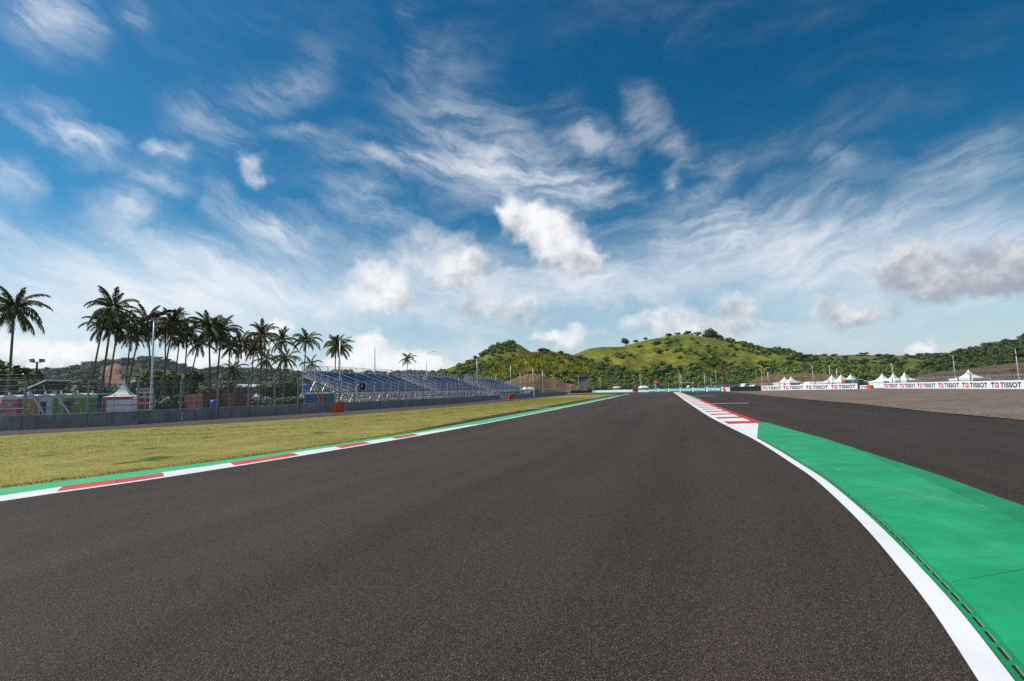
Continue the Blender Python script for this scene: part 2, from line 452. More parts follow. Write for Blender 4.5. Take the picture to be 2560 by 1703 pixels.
def asphalt(streak, base, wear):
    def fn(n, b):
        pos = n.n('ShaderNodeNewGeometry').outputs['Position']
        uvn = n.n('ShaderNodeUVMap'); uvn.uv_map = 'UVMap'; uv = uvn.outputs[0]
        # stones: every Voronoi cell gets its own brightness; only some are pale
        vn = n.n('ShaderNodeTexVoronoi'); n.put(vn.inputs['Vector'], pos); vn.inputs['Scale'].default_value = 138
        rv = n.sep(vn.outputs['Color'])
        stone = n.rng(rv[0], 0.64, 1.0, 0.0, 1.0, smooth=False)
        core = n.rng(vn.outputs['Distance'], 0.55, 0.25)
        pale = n.math('MULTIPLY', stone, core)
        tint = n.mix(rv[1], (0.46, 0.38, 0.28), (0.28, 0.23, 0.195))
        patch = n.rng(n.noise(pos, 0.35, 4, 0.6), 0.3, 0.7)
        fine = n.noise(pos, 60, 3, 0.7)
        c = n.mix(patch, tuple(q * 0.90 for q in base), tuple(q * 1.08 for q in base))
        c = n.mul(c, n.mix(n.rng(fine, .25, .75), (0.32, 0.32, 0.32), (1.68, 1.65, 1.60)))
        # tyre lanes along the road
        st1 = n.noise2(n.mapping(uv, scale=(streak[0], streak[1], 1)), 1.0, 6, 0.65)
        st2 = n.noise2(n.mapping(uv, scale=(streak[0] * 0.22, streak[1] * 0.4, 1), loc=(4, 2, 0)), 1.0, 3, 0.5)
        c = n.mul(c, n.mix(n.rng(st1, 0.35, 0.65), (1 - wear,) * 3, (1 + wear,) * 3))
        c = n.mul(c, n.mix(n.rng(st2, 0.3, 0.7), (1 - wear * 1.2, 1 - wear * 1.15, 1 - wear * 1.05), (1 + wear,) * 3))
        # rubbered-in racing line and paving seams
        lane = n.rng(n.noise2(n.mapping(uv, scale=(3.1, 0.010, 1), loc=(7, 1, 0)), 1.0, 2, 0.5), 0.52, 0.66, 0.0, wear * 2.6)
        c = n.mix(lane, c, (0.020, 0.017, 0.016))
        c = n.mix(n.math('MULTIPLY', pale, 0.85), c, tint)
        n.put(b.inputs['Base Color'], c)
        b.inputs['Roughness'].default_value = 0.78; b.inputs['Specular IOR Level'].default_value = 0.17
        bp = n.n('ShaderNodeBump'); bp.inputs['Strength'].default_value = 0.75; bp.inputs['Distance'].default_value = 0.006
        n.put(bp.inputs['Height'], n.math('ADD', n.rng(vn.outputs['Distance'], 0.0, 0.8, 1.0, 0.0), fine))
        n.put(b.inputs['Normal'], bp.outputs[0])
    return fn
mat('track_asphalt', asphalt((14, 0.05), (0.048, 0.0335, 0.0255), 0.12))
mat('runoff_asphalt', asphalt((0.7, 0.05), (0.037, 0.0260, 0.0202), 0.15))
mat('service_asphalt', asphalt((5, 0.04), (0.070, 0.057, 0.053), 0.10))

def grass_fn(n, b):
    pos = n.n('ShaderNodeNewGeometry').outputs['Position']
    a = n.noise(pos, 0.55, 6, 0.65); f = n.noise(pos, 9, 6, 0.7); g = n.noise(pos, 45, 4, 0.7)
    c = n.mix(n.rng(a, 0.3, 0.7), (0.215, 0.188, 0.052), (0.310, 0.270, 0.078))
    c = n.mul(c, n.mix(n.rng(f, 0.25, 0.75), (0.86, 0.88, 0.82), (1.13, 1.11, 1.08)))
    c = n.mul(c, n.mix(n.rng(g, .25, .75), (0.72, 0.74, 0.68), (1.24, 1.22, 1.2)))
    c = n.mul(c, n.mix(n.rng(n.noise(pos, 2.6, 5, 0.7), .3, .7), (0.80, 0.84, 0.76), (1.14, 1.12, 1.1)))
    green = n.rng(n.math('ADD', n.noise(n.vm('MULTIPLY', pos, (0.62, 0.85, 1)), 0.75, 4, 0.55), n.math('MULTIPLY', f, 0.12)), 0.66, 0.75)
    c = n.mix(green, c, n.mix(g, (0.028, 0.060, 0.006), (0.085, 0.150, 0.018)))
    dry = n.rng(n.noise(n.vm('ADD', pos, (31, 7, 0)), 0.9, 5, 0.65), 0.62, 0.74, 0, 0.55)
    c = n.mix(dry, c, (0.155, 0.098, 0.042))
    n.put(b.inputs['Base Color'], c); b.inputs['Roughness'].default_value = 0.9; b.inputs['Specular IOR Level'].default_value = 0.1
    bp = n.n('ShaderNodeBump'); bp.inputs['Strength'].default_value = 0.22; bp.inputs['Distance'].default_value = 0.03
    n.put(bp.inputs['Height'], n.math('ADD', f, g)); n.put(b.inputs['Normal'], bp.outputs[0])
mat('grass', grass_fn)

def earth_fn(n, b):
    pos = n.n('ShaderNodeNewGeometry').outputs['Position']
    a = n.noise(pos, 0.03, 6, 0.6); f = n.noise(pos, 0.6, 6, 0.7)
    c = n.mix(n.rng(a, 0.4, 0.6), (0.10, 0.11, 0.035), (0.22, 0.165, 0.11))
    c = n.mul(c, n.mix(f, (0.6, 0.6, 0.6), (1.4, 1.4, 1.4)))
    n.put(b.inputs['Base Color'], c); b.inputs['Roughness'].default_value = 0.95; b.inputs['Specular IOR Level'].default_value = 0.1
mat('earth', earth_fn)

def gravel_fn(n, b):
    pos = n.n('ShaderNodeNewGeometry').outputs['Position']
    vn = n.n('ShaderNodeTexVoronoi'); n.put(vn.inputs['Vector'], pos); vn.inputs['Scale'].default_value = 16
    rv = n.sep(vn.outputs['Color'])
    c = n.mix(rv[0], (0.085, 0.064, 0.050), (0.30, 0.23, 0.185))
    c = n.mul(c, n.mix(n.rng(n.noise(pos, 0.25, 5, 0.6), 0.3, 0.7), (0.8, 0.8, 0.8), (1.15, 1.13, 1.1)))
    n.put(b.inputs['Base Color'], c); b.inputs['Roughness'].default_value = 0.9; b.inputs['Specular IOR Level'].default_value = 0.15
    bp = n.n('ShaderNodeBump'); bp.inputs['Strength'].default_value = 1.0; bp.inputs['Distance'].default_value = 0.04
    n.put(bp.inputs['Height'], vn.outputs['Distance']); n.put(b.inputs['Normal'], bp.outputs[0])
mat('gravel', gravel_fn)

def paint(col, wear=0.25, scale=1.0, rough=0.55, chip=0.0):
    """road paint: tyre scuffs, grains of asphalt showing, small chips"""
    def fn(n, b):
        pos = n.n('ShaderNodeNewGeometry').outputs['Position']
        f = n.noise(pos, 1.3 * scale, 6, 0.65); g = n.noise(pos, 130, 2, 0.6); h = n.noise(pos, 420, 2, 0.6)
        c = n.mix(n.rng(f, 0.3, 0.75), tuple(q * (1 - wear) for q in col), tuple(min(q * (1 + wear * 0.4), 0.9) for q in col))
        c = n.mul(c, n.mix(n.rng(h, 0.25, 0.75), (0.86, 0.86, 0.86), (1.08, 1.08, 1.08)))
        pit = n.rng(g, 0.66, 0.74, 0, 0.55)
        c = n.mix(pit, c, tuple(q * 0.35 + 0.01 for q in col))
        if chip:
            vn = n.n('ShaderNodeTexVoronoi'); n.put(vn.inputs['Vector'], n.vm('ADD', pos, n.vm('SCALE', n.noise(pos, 9, 3, col=True), scale=0.12))); vn.inputs['Scale'].default_value = 2.6
            sel = n.math('GREATER_THAN', n.sep(vn.outputs['Color'])[0], 0.80)
            spot = n.math('MULTIPLY', n.rng(vn.outputs['Distance'], 0.085, 0.03), sel)
            c = n.mix(n.math('MULTIPLY', spot, chip), c, (0.42, 0.52, 0.42))
            sk = n.rng(n.noise2(n.mapping(pos, rot=(0, 0, R(-62)), scale=(0.5, 3.2, 1)), 1.0, 7, 0.7), 0.54, 0.70, 0, 0.6)
            c = n.mix(sk, c, tuple(q * 0.60 + 0.008 for q in col))
            du = n.rng(n.noise(n.vm('ADD', pos, (3, 9, 0)), 0.8, 6, 0.7), 0.50, 0.75, 0, 0.30)
            c = n.mix(du, c, (0.16, 0.34, 0.20))
        n.put(b.inputs['Base Color'], c); b.inputs['Roughness'].default_value = rough; b.inputs['Specular IOR Level'].default_value = 0.35
        bp = n.n('ShaderNodeBump'); bp.inputs['Strength'].default_value = 0.35; bp.inputs['Distance'].default_value = 0.004
        n.put(bp.inputs['Height'], g); n.put(b.inputs['Normal'], bp.outputs[0])
    return fn
mat('white_paint', paint((0.80, 0.80, 0.80), 0.10))
mat('red_paint', paint((0.60, 0.030, 0.022), 0.22))
mat('pale_red_paint', paint((0.64, 0.075, 0.055), 0.2))
mat('green_paint', paint((0.008, 0.345, 0.125), 0.26, chip=0.8))
mat('pale_green_paint', paint((0.055, 0.44, 0.17), 0.16))
mat('dark_green_paint', paint((0.006, 0.270, 0.095), 0.26))
mat('drain_dark', col=(0.022, 0.030, 0.022), rough=0.9, var=0.3, vscale=30)
mat('joint_green', col=(0.008, 0.12, 0.05), rough=0.8, var=0.3, vscale=12)
mat('drain_lip', col=(0.20, 0.30, 0.20), rough=0.6, var=0.2, vscale=20)

def concrete_fn(n, b):
    pos = n.n('ShaderNodeNewGeometry').outputs['Position']
    a = n.noise(pos, 0.8, 6, 0.6); s = n.noise(n.vm('MULTIPLY', pos, (2.5, 2.5, 0.35)), 1.4, 6, 0.7); g = n.noise(pos, 30, 4, 0.6)
    c = n.mix(n.rng(a, 0.3, 0.7), (0.20, 0.20, 0.20), (0.30, 0.30, 0.298))
    c = n.mul(c, n.mix(n.rng(s, 0.35, 0.75), (1.08, 1.08, 1.08), (0.68, 0.67, 0.65)))
    c = n.mul(c, n.mix(g, (0.85, 0.85, 0.85), (1.15, 1.15, 1.15)))
    n.put(b.inputs['Base Color'], c); b.inputs['Roughness'].default_value = 0.85
    bp = n.n('ShaderNodeBump'); bp.inputs['Strength'].default_value = 0.3; bp.inputs['Distance'].default_value = 0.01
    n.put(bp.inputs['Height'], g); n.put(b.inputs['Normal'], bp.outputs[0])
mat('concrete', concrete_fn)
mat('pale_concrete', col=(0.46, 0.44, 0.40), var=0.15, vscale=1.0, rough=0.85)
mat('steel', col=(0.27, 0.29, 0.30), metal=0.55, rough=0.45, var=0.15, vscale=4)
mat('pale_steel', col=(0.62, 0.65, 0.68), metal=0.35, rough=0.4, var=0.1, vscale=4)
mat('dark_steel', col=(0.045, 0.048, 0.05), metal=0.2, rough=0.5, var=0.2, vscale=4)
mat('black', col=(0.012, 0.012, 0.013), rough=0.6, var=0.3, vscale=5)
mat('rubber', col=(0.016, 0.016, 0.016), rough=0.85, var=0.4, vscale=2, bump=0.4, bscale=8)
mat('white_fabric', col=(0.80, 0.80, 0.80), rough=0.7, var=0.06, vscale=2, bump=0.15, bscale=6)
mat('white_plastic', col=(0.74, 0.75, 0.76), rough=0.4, var=0.08, vscale=2, dirt=0.15)
mat('orange_plastic', col=(0.72, 0.085, 0.016), rough=0.5, var=0.18, vscale=3, dirt=0.2)
mat('vermilion_plastic', col=(0.62, 0.055, 0.014), rough=0.5, var=0.15, vscale=3, dirt=0.15)
mat('red_plastic', col=(0.50, 0.022, 0.018), rough=0.5, var=0.15, vscale=3, dirt=0.12)
mat('pink_plastic', col=(0.58, 0.16, 0.22), rough=0.5, var=0.1, vscale=2, dirt=0.1)
mat('amber_plastic', col=(0.58, 0.30, 0.02), rough=0.5, var=0.1, vscale=2, dirt=0.1)
mat('lime_plastic', col=(0.17, 0.36, 0.02), rough=0.5, var=0.1, vscale=2, dirt=0.1)
mat('blue_plastic', col=(0.03, 0.15, 0.42), rough=0.5, var=0.1, vscale=2)
mat('teal_plastic', col=(0.02, 0.20, 0.17), rough=0.5, var=0.1, vscale=2)
mat('seat_blue', col=(0.016, 0.075, 0.245), rough=0.45, var=0.12, vscale=1.5)
mat('container_rust', col=(0.20, 0.058, 0.030), rough=0.65, var=0.25, vscale=1.5, dirt=0.3)
mat('tent_white', col=(0.82, 0.82, 0.82), rough=0.65, var=0.04, vscale=1.5, bump=0.1, bscale=3)
mat('grey_panel', col=(0.24, 0.22, 0.22), rough=0.5, var=0.12, vscale=0.6)
mat('pale_panel', col=(0.42, 0.40, 0.41), rough=0.5, var=0.1, vscale=0.6)
mat('maroon_panel', col=(0.11, 0.030, 0.035), rough=0.5, var=0.1, vscale=0.6)
mat('panel_dark', col=(0.030, 0.028, 0.030), rough=0.55, var=0.2, vscale=1)
mat('building_white', col=(0.66, 0.68, 0.72), rough=0.6, var=0.1, vscale=0.4)
mat('building_grey', col=(0.20, 0.22, 0.25), rough=0.6, var=0.15, vscale=0.4)
mat('glass_dark', col=(0.02, 0.025, 0.03), rough=0.12, spec=0.6)
mat('green_net', col=(0.02, 0.11, 0.085), rough=0.8, var=0.3, vscale=2)
mat('cyan_vinyl', col=(0.0, 0.23, 0.24), rough=0.4, var=0.08, vscale=1)
mat('pale_cyan_vinyl', col=(0.35, 0.66, 0.68), rough=0.4, var=0.08, vscale=1)
mat('white_vinyl', col=(0.80, 0.80, 0.81), rough=0.4, var=0.04, vscale=1)
mat('black_ink', col=(0.014, 0.014, 0.016), rough=0.45, var=0.15, vscale=4)
mat('red_ink', col=(0.62, 0.025, 0.02), rough=0.45, var=0.1, vscale=4)
mat('purple_ink', col=(0.16, 0.06, 0.34), rough=0.5, var=0.1, vscale=2)
mat('screen_white', col=(0.85, 0.85, 0.85), rough=0.3, var=0.03)
mat('skin', col=(0.22, 0.12, 0.075), rough=0.55, var=0.1)
mat('yellow_cloth', col=(0.72, 0.46, 0.02), rough=0.8, var=0.15, vscale=8)
mat('dark_cloth', col=(0.02, 0.02, 0.025), rough=0.85, var=0.2, vscale=8)
mat('pale_cloth', col=(0.60, 0.58, 0.56), rough=0.8, var=0.1, vscale=8)
mat('car_white', col=(0.72, 0.72, 0.72), rough=0.25, spec=0.6, var=0.04)
mat('car_dark', col=(0.03, 0.034, 0.04), rough=0.25, spec=0.6, var=0.1)
mat('car_silver', col=(0.36, 0.37, 0.38), rough=0.25, metal=0.4, var=0.05)

def leaf_fn(dark, light, yellow, ys=0.2, scale=0.25):
    def fn(n, b):
        pos = n.n('ShaderNodeNewGeometry').outputs['Position']
        a = n.noise(pos, scale, 4, 0.6); g = n.noise(pos, scale * 9, 3, 0.7)
        c = n.mix(n.rng(n.math('MULTIPLY_ADD', g, 0.5, n.math('MULTIPLY', a, 0.5)), 0.32, 0.68), dark, light)
        c = n.mix(n.rng(n.noise(n.vm('ADD', pos, (50, 20, 9)), scale * 1.7, 4, 0.6), 0.52, 0.72, 0, ys), c, yellow)
        n.put(b.inputs['Base Color'], c); b.inputs['Roughness'].default_value = 0.65; b.inputs['Specular IOR Level'].default_value = 0.25
    return fn
mat('palm_leaf', leaf_fn((0.034, 0.058, 0.010), (0.115, 0.145, 0.024), (0.26, 0.21, 0.032), 0.6, 0.6), rough=0.5)
mat('palm_leaf_old', leaf_fn((0.085, 0.055, 0.014), (0.20, 0.13, 0.035), (0.24, 0.16, 0.04), 0.5, 0.8))
mat('palm_bark', col=(0.17, 0.135, 0.105), rough=0.9, var=0.3, vscale=2.5, bump=0.6, bscale=9)
mat('bark', col=(0.09, 0.07, 0.052), rough=0.9, var=0.3, vscale=3)
mat('coconut', col=(0.16, 0.13, 0.03), rough=0.6, var=0.3, vscale=5)
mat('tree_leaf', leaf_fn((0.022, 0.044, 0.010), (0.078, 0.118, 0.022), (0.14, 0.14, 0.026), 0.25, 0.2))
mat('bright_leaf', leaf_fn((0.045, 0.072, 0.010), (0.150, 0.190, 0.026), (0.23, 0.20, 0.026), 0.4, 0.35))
mat('wood_leaf', leaf_fn((0.038, 0.070, 0.012), (0.150, 0.205, 0.030), (0.24, 0.235, 0.038), 0.4, 0.07))
mat('knoll_leaf', leaf_fn((0.045, 0.078, 0.012), (0.150, 0.195, 0.030), (0.24, 0.23, 0.04), 0.45, 0.05))
mat('far_leaf', leaf_fn((0.020, 0.044, 0.024), (0.058, 0.095, 0.040), (0.10, 0.12, 0.045), 0.3, 0.02))

def hill_fn(lo, hi, gold, bare=0.15, rows=0.0, s=1.0):
    def fn(n, b):
        pos = n.n('ShaderNodeNewGeometry').outputs['Position']
        a = n.noise(pos, 0.022 * s, 6, 0.6); f = n.noise(n.mapping(pos, rot=(0, 0, R(25)), scale=(1, 0.16, 0.5)), 0.13 * s, 7, 0.7); g = n.noise(pos, 1.1 * s, 5, 0.75)
        c = n.mix(n.rng(a, 0.3, 0.7), lo, hi)
        c = n.mix(n.rng(n.noise(n.vm('ADD', pos, (90, 40, 0)), 0.03 * s, 6, 0.65), 0.45, 0.7, 0, 0.85), c, gold)
        c = n.mul(c, n.mix(n.rng(f, 0.32, 0.68), (0.50, 0.55, 0.48), (1.36, 1.3, 1.25)))
        c = n.mul(c, n.mix(n.rng(g, 0.25, 0.75), (0.5, 0.55, 0.5), (1.4, 1.36, 1.3)))
        c = n.mix(n.rng(n.noise(n.vm('ADD', pos, (10, 140, 0)), 0.05 * s, 6, 0.7), 0.60, 0.72, 0, bare), c, (0.22, 0.14, 0.075))
        n.put(b.inputs['Base Color'], c); b.inputs['Roughness'].default_value = 0.95; b.inputs['Specular IOR Level'].default_value = 0.08
        bp = n.n('ShaderNodeBump'); bp.inputs['Strength'].default_value = 0.9; bp.inputs['Distance'].default_value = 1.4
        n.put(bp.inputs['Height'], n.math('ADD', g, f)); n.put(b.inputs['Normal'], bp.outputs[0])
    return fn
mat('hill_grass', hill_fn((0.130, 0.172, 0.025), (0.225, 0.245, 0.036), (0.33, 0.265, 0.046), 0.25))
mat('hill_maize', hill_fn((0.20, 0.235, 0.026), (0.33, 0.315, 0.038), (0.47, 0.37, 0.042), 0.1, s=2.0))
mat('hill_scrub', hill_fn((0.095, 0.130, 0.028), (0.175, 0.190, 0.042), (0.24, 0.20, 0.055), 0.3))
mat('hill_far', hill_fn((0.045, 0.080, 0.032), (0.085, 0.12, 0.042), (0.13, 0.14, 0.05), 0.2, s=0.5))
def soil(lo, hi):
    def fn(n, b):
        pos = n.n('ShaderNodeNewGeometry').outputs['Position']
        a = n.noise(pos, 0.12, 7, 0.7); g = n.noise(n.vm('MULTIPLY', pos, (1, 1, 2.5)), 0.9, 6, 0.75)
        c = n.mul(n.mix(n.rng(a, 0.3, 0.7), lo, hi), n.mix(n.rng(g, 0.25, 0.75), (0.45, 0.45, 0.45), (1.35, 1.35, 1.35)))
        n.put(b.inputs['Base Color'], c); b.inputs['Roughness'].default_value = 0.95; b.inputs['Specular IOR Level'].default_value = 0.1
        bp = n.n('ShaderNodeBump'); bp.inputs['Strength'].default_value = 1.0; bp.inputs['Distance'].default_value = 0.5
        n.put(bp.inputs['Height'], g); n.put(b.inputs['Normal'], bp.outputs[0])
    return fn
mat('cut_earth', soil((0.13, 0.078, 0.042), (0.29, 0.185, 0.10)))
mat('dark_earth', soil((0.10, 0.066, 0.046), (0.19, 0.13, 0.09)))
mat('red_earth', soil((0.20, 0.095, 0.06), (0.40, 0.22, 0.145)))

def mesh_fn(cell, cover):
    """chain-link: two families of diagonal wires, open between them"""
    def fn(n, b):
        uvn = n.n('ShaderNodeUVMap'); uvn.uv_map = 'UVMap'
        x, y = n.sep(uvn.outputs[0])[:2]
        k = 1.0 / cell
        def fam(sgn):
            q = n.math('FRACT', n.math('MULTIPLY', n.math('ADD', x, n.math('MULTIPLY', y, sgn)), k))
            return n.math('LESS_THAN', q, cover)
        a = n.math('MAXIMUM', fam(1.0), fam(-1.0))
        b.inputs['Base Color'].default_value = (0.42, 0.44, 0.45, 1); b.inputs['Metallic'].default_value = 0.3
        n.put(b.inputs['Alpha'], a)
    return fn
mat('chain_link', mesh_fn(0.05, 0.085))
mat('guard_mesh', mesh_fn(0.05, 0.10))
M = MATS

def uv_quad(name, corners, mat_, parent=None, size=None):
    """one panel of wire mesh with its UVs in metres"""
    me = bpy.data.meshes.new(name)
    me.from_pydata([tuple(map(float, c)) for c in corners], [], [(0, 1, 2, 3)]); me.materials.append(mat_)
    a = (Vector(corners[1]) - Vector(corners[0])).length; h = (Vector(corners[3]) - Vector(corners[0])).length
    lay = me.uv_layers.new(name='UVMap')
    for k, q in enumerate(((0, 0), (a, 0), (a, h), (0, h))): lay.data[k].uv = q
    return link(name, me, parent)

# ================================================================== ground, track, kerbs
gs = MB(); gs.poly([(-3500, -300, -0.02), (3500, -300, -0.02), (3500, 6000, -0.02), (-3500, 6000, -0.02)])
tag(gs.build('ground', M['earth']), 'flat dusty earth and thin grass around the race circuit', 'ground', kind='structure')

# edges in plan, read off the ground
L_edge = catmull([(-9.3, 2.0), (-8.9, 5.0), (-7.96, 8.07), (-6.71, 10.2), (-3.34, 18.45), (0.99, 32.3), (6.5, 51), (14.2, 77.8), (23, 110), (30.6, 136)], 0.5)
R_edge = catmull([(-1.2, -4), (0.35, -0.9), (1.62, 1.55), (2.19, 2.62), (2.60, 3.40), (2.95, 4.14), (3.33, 4.98), (3.78, 6.05), (4.55, 8.05), (5.05, 9.6), (5.62, 11.4), (6.42, 14.1), (7.35, 17.6), (9.2, 24.4), (13, 37.4), (18.5, 56), (30, 94.5), (46.0, 148.6)], 0.25)

# the whole tarmac apron: run-off on the right and round the far bend
def add_uv_plan(o, rot):
    me = o.data; lay = me.uv_layers.new(name='UVMap'); c_, s_ = math.cos(rot), math.sin(rot)
    for lp in me.loops:
        v = me.vertices[lp.vertex_index].co
        lay.data[lp.index].uv = (v.x * c_ - v.y * s_, v.x * s_ + v.y * c_)
ap = MB(); ap.poly([(-60, -30, 0), (22, -30, 0), (18.0, 8, 0), (16.7, 17, 0), (18.5, 23, 0), (22.1, 33, 0), (24.8, 42.5, 0), (30.5, 60.3, 0), (42, 96, 0), (50, 122, 0), (53, 150, 0), (50, 170, 0), (40, 182, 0), (20, 186, 0), (-10, 186, 0), (-60, 186, 0)])
apron = ap.build('run_off_apron', M['runoff_asphalt']); add_uv_plan(apron, R(17))
tag(apron, 'dark tarmac run-off beside and beyond the track', 'run-off', kind='structure')

# racing surface between its two edge lines
n_ = 170
def edge_at(c, y0, y1, n):
    ys = y0 + (y1 - y0) * np.linspace(0, 1, n) ** 1.6
    return np.stack([np.interp(ys, c[:, 1], c[:, 0]), ys], 1)
La = edge_at(np.vstack([[(-9.6, -6)], L_edge, [(52, 215)]]), -3.5, 150, n_); Ra = edge_at(R_edge, -3.5, 148, n_)
mid = [(La * (1 - k) + Ra * k) for k in (0, .2, .4, .6, .8, 1)]
trk = sheet('race_track', mid, [0.004] * 6, M['track_asphalt'], uv=dict(ref=2, u=[0, .2, .4, .6, .8, 1]))
tag(trk, 'dark brown-grey asphalt race track curving away to the right', 'race track', kind='structure')

# infield grass on the left
green_top = catmull([(-12.2, 2.0), (-11.0, 5.5), (-9.15, 9.27), (-6.70, 13.35), (-3.74, 20.73), (-1.05, 29.57), (6.71, 55.7), (14.8, 84.5), (29.9, 136.5)], 0.5)
grass_in = np.stack([np.interp(ys_, green_top[:, 1], green_top[:, 0]) - np.interp(ys_, [0, 18, 22, 30, 60, 140], [-.02, -.02, .45, 1.0, 1.5, 2.2]) for ys_ in [np.linspace(2, 136, 160)]][:1] + [np.linspace(2, 136, 160)], 1)
grass_out = catmull([(-35, 17), (-26.2, 26.36), (-17.04, 34.1), (-8.5, 52.5), (-2.48, 71.6), (8, 116), (16.5, 150)], 0.6)
gi, go_ = resample(grass_in, 120), resample(grass_out, 120)
jit = lambda c: c + rng.normal(0, 0.05, c.shape)
rows = [jit(gi)] + [gi * (1 - k) + go_ * k for k in (.12, .3, .5, .7, .88)] + [jit(go_)]
gr = sheet('infield_grass', rows, [0.014, 0.03, 0.045, 0.05, 0.045, 0.03, 0.014], M['grass'])
tag(gr, 'dry yellow-green infield grass with darker green patches', 'grass', kind='structure')

# loose blades standing on it
def grass_blades(n):
    t = rng.random(n) ** 1.7; k = rng.random(n)
    k[: n // 6] = rng.random(n // 6) * 0.02                              # ragged edge by the kerb
    k[n // 6: n // 5] = 1 - rng.random(n // 5 - n // 6) * 0.012
    idx = t * 78; i0 = idx.astype(int); fr = (idx - i0)[:, None]
    a = gi[i0] * (1 - fr) + gi[i0 + 1] * fr; b = go_[i0] * (1 - fr) + go_[i0 + 1] * fr
    p = a * (1 - k[:, None]) + b * k[:, None]
    z0 = 0.012 + 0.036 * np.clip(np.minimum(k, 1 - k) * 3, 0, 1)
    h = rng.uniform(0.008, 0.024, n); w_ = rng.uniform(0.012, 0.03, n) * (0.6 + p[:, 1] / 40); th = rng.random(n) * math.pi; ln = rng.normal(0, 0.03, (n, 2))
    V = np.zeros((n, 3, 3)); dx, dy = np.cos(th) * w_, np.sin(th) * w_
    V[:, 0] = np.stack([p[:, 0] - dx, p[:, 1] - dy, z0 - .01], 1); V[:, 1] = np.stack([p[:, 0] + dx, p[:, 1] + dy, z0 - .01], 1)
    V[:, 2] = np.stack([p[:, 0] + ln[:, 0], p[:, 1] + ln[:, 1], z0 + h], 1)
    return V.reshape(-1, 3), np.arange(n * 3).reshape(n, 3)
V, T = grass_blades(110000)
tag(link('grass_blades', fast_mesh('grass_blades', V, T, M['grass'])), 'short dry blades and tufts of the infield grass', 'grass', kind='stuff')

# service road between grass and wall
road_out = catmull([(-41, 20), (-32.6, 32.2), (-27.2, 37.5), (-19.5, 51), (-13.1, 66), (-3.2, 110.5), (6, 140), (20, 178)], 0.6)
ri = go_ * 1.0; ro = resample(road_out, 120)
rd = sheet('service_road', [ri + normals2(ri) * 0.15, (ri + ro) / 2, ro], [0.008] * 3, M['service_asphalt'], uv=dict(ref=1, u=[0, .5, 1]))
tag(rd, 'narrow grey service road below the concrete wall', 'road', kind='structure')

# gravel trap on the right
gv = MB(); gv.poly([(16.75, 16.5, .012), (24, 8, .012), (40, 10, .012), (52, 34, .012), (57.6, 57, .012), (68.5, 96, .012), (66, 98, .012), (58.2, 119, .012), (54, 128.5, .012), (51, 140, .012), (50.5, 124, .012), (42.3, 96, .012), (30.7, 60.3, .012), (25, 42.5, .012), (22.2, 33, .012), (18.6, 23, .012)])
tag(gv.build('gravel_trap', M['gravel']), 'brown gravel trap in front of the white lettered wall', 'gravel trap', kind='structure')
fg = MB(); fg.poly([(-25, 187, .012), (20, 187, .012), (40, 183, .012), (50, 171, .012), (53, 152, .012), (50, 190, .012), (46, 206, .012), (30, 232, .012), (-25, 240, .012)])
tag(fg.build('gravel_strip', M['gravel']), 'pale gravel strip beyond the far bend', 'gravel trap', kind='structure')
# pale concrete hardstanding behind the left wall
hs_ = MB(); hs_.poly([(-75, 20, -.005), (-33.6, 32.0, -.005), (-20.4, 51, -.005), (-14, 66, -.005), (-4.1, 110.5, -.005), (5, 141, -.005), (-8, 150, -.005), (-30, 100, -.005), (-50, 66, -.005), (-80, 55, -.005)])
tag(hs_.build('hardstanding', M['pale_concrete']), 'pale concrete ground behind the left wall', 'pavement', kind='structure')

# ---- right kerb: white line, drain with slots, smooth green kerb, red and white teeth
kerb = thing('right_kerb', 'green, red and white painted kerb on the right of the track', 'kerb', (0, 0, 0)); kerb['kind'] = 'structure'; 
rc = R_edge; sR = arclen(rc); nR = normals2(rc)
def off(c, nrm, d):
    d = np.asarray(d); return c + nrm * (d[:, None] if d.ndim else d)
wl_w = np.interp(rc[:, 1], [0, 2.6, 5, 9, 14, 25, 150], [.155, .15, .145, .13, .13, .22, .26])
sel = rc[:, 1] < 148.3
wl = sheet('edge_line', [rc[sel], off(rc, nR, wl_w)[sel]], [0.009, 0.009], M['white_paint'], kerb)
near = (rc[:, 1] < 19.6) & (rc[:, 1] > -3.5)
# outer edges of the bright and the dark green, as distance to the right of the track edge
oy = np.array([-4, 2.6, 5.18, 6.25, 7.85, 10.52, 13.83, 17, 19.45]); 
gx = np.array([4.35, 4.62, 4.96, 5.39, 6.01, 7.02, 8.05, 8.85, 9.50])
ox = np.array([4.9, 5.12, 5.46, 5.79, 6.37, 7.15, 8.13, 8.90, 9.53])
def outer(c, xs_):                                                       # curve as points on the same stations
    ys_ = c[:, 1]; return np.stack([np.interp(ys_, oy, xs_), ys_], 1)
nc = rc[near]; nn = nR[near]; w0 = wl_w[near]
dA, dB, dC, dD, dE = w0 + .004, w0 + .026, w0 + .048, w0 + .062, w0 + .085
G1 = outer(nc, gx); G2 = outer(nc, ox)
tip = 1 - np.clip((nc[:, 1] - 14.3) / 5.2, 0, 1)                          # the bright green narrows into the white wedge
inner = off(nc, nn, dE)
kerb_h = 0.035
ks = nc[:, 1] <= 14.33; wedge = ~ks; wedge[np.where(ks)[0].max()] = True
a0 = inner[ks]; b0 = G1[ks]
rows = [a0 * (1 - k) + b0 * k for k in (0, .04, .35, .7, .96, 1)]
sheet('green_panel', rows, [.012, .017, .022, .022, .018, .014], M['green_paint'], kerb)
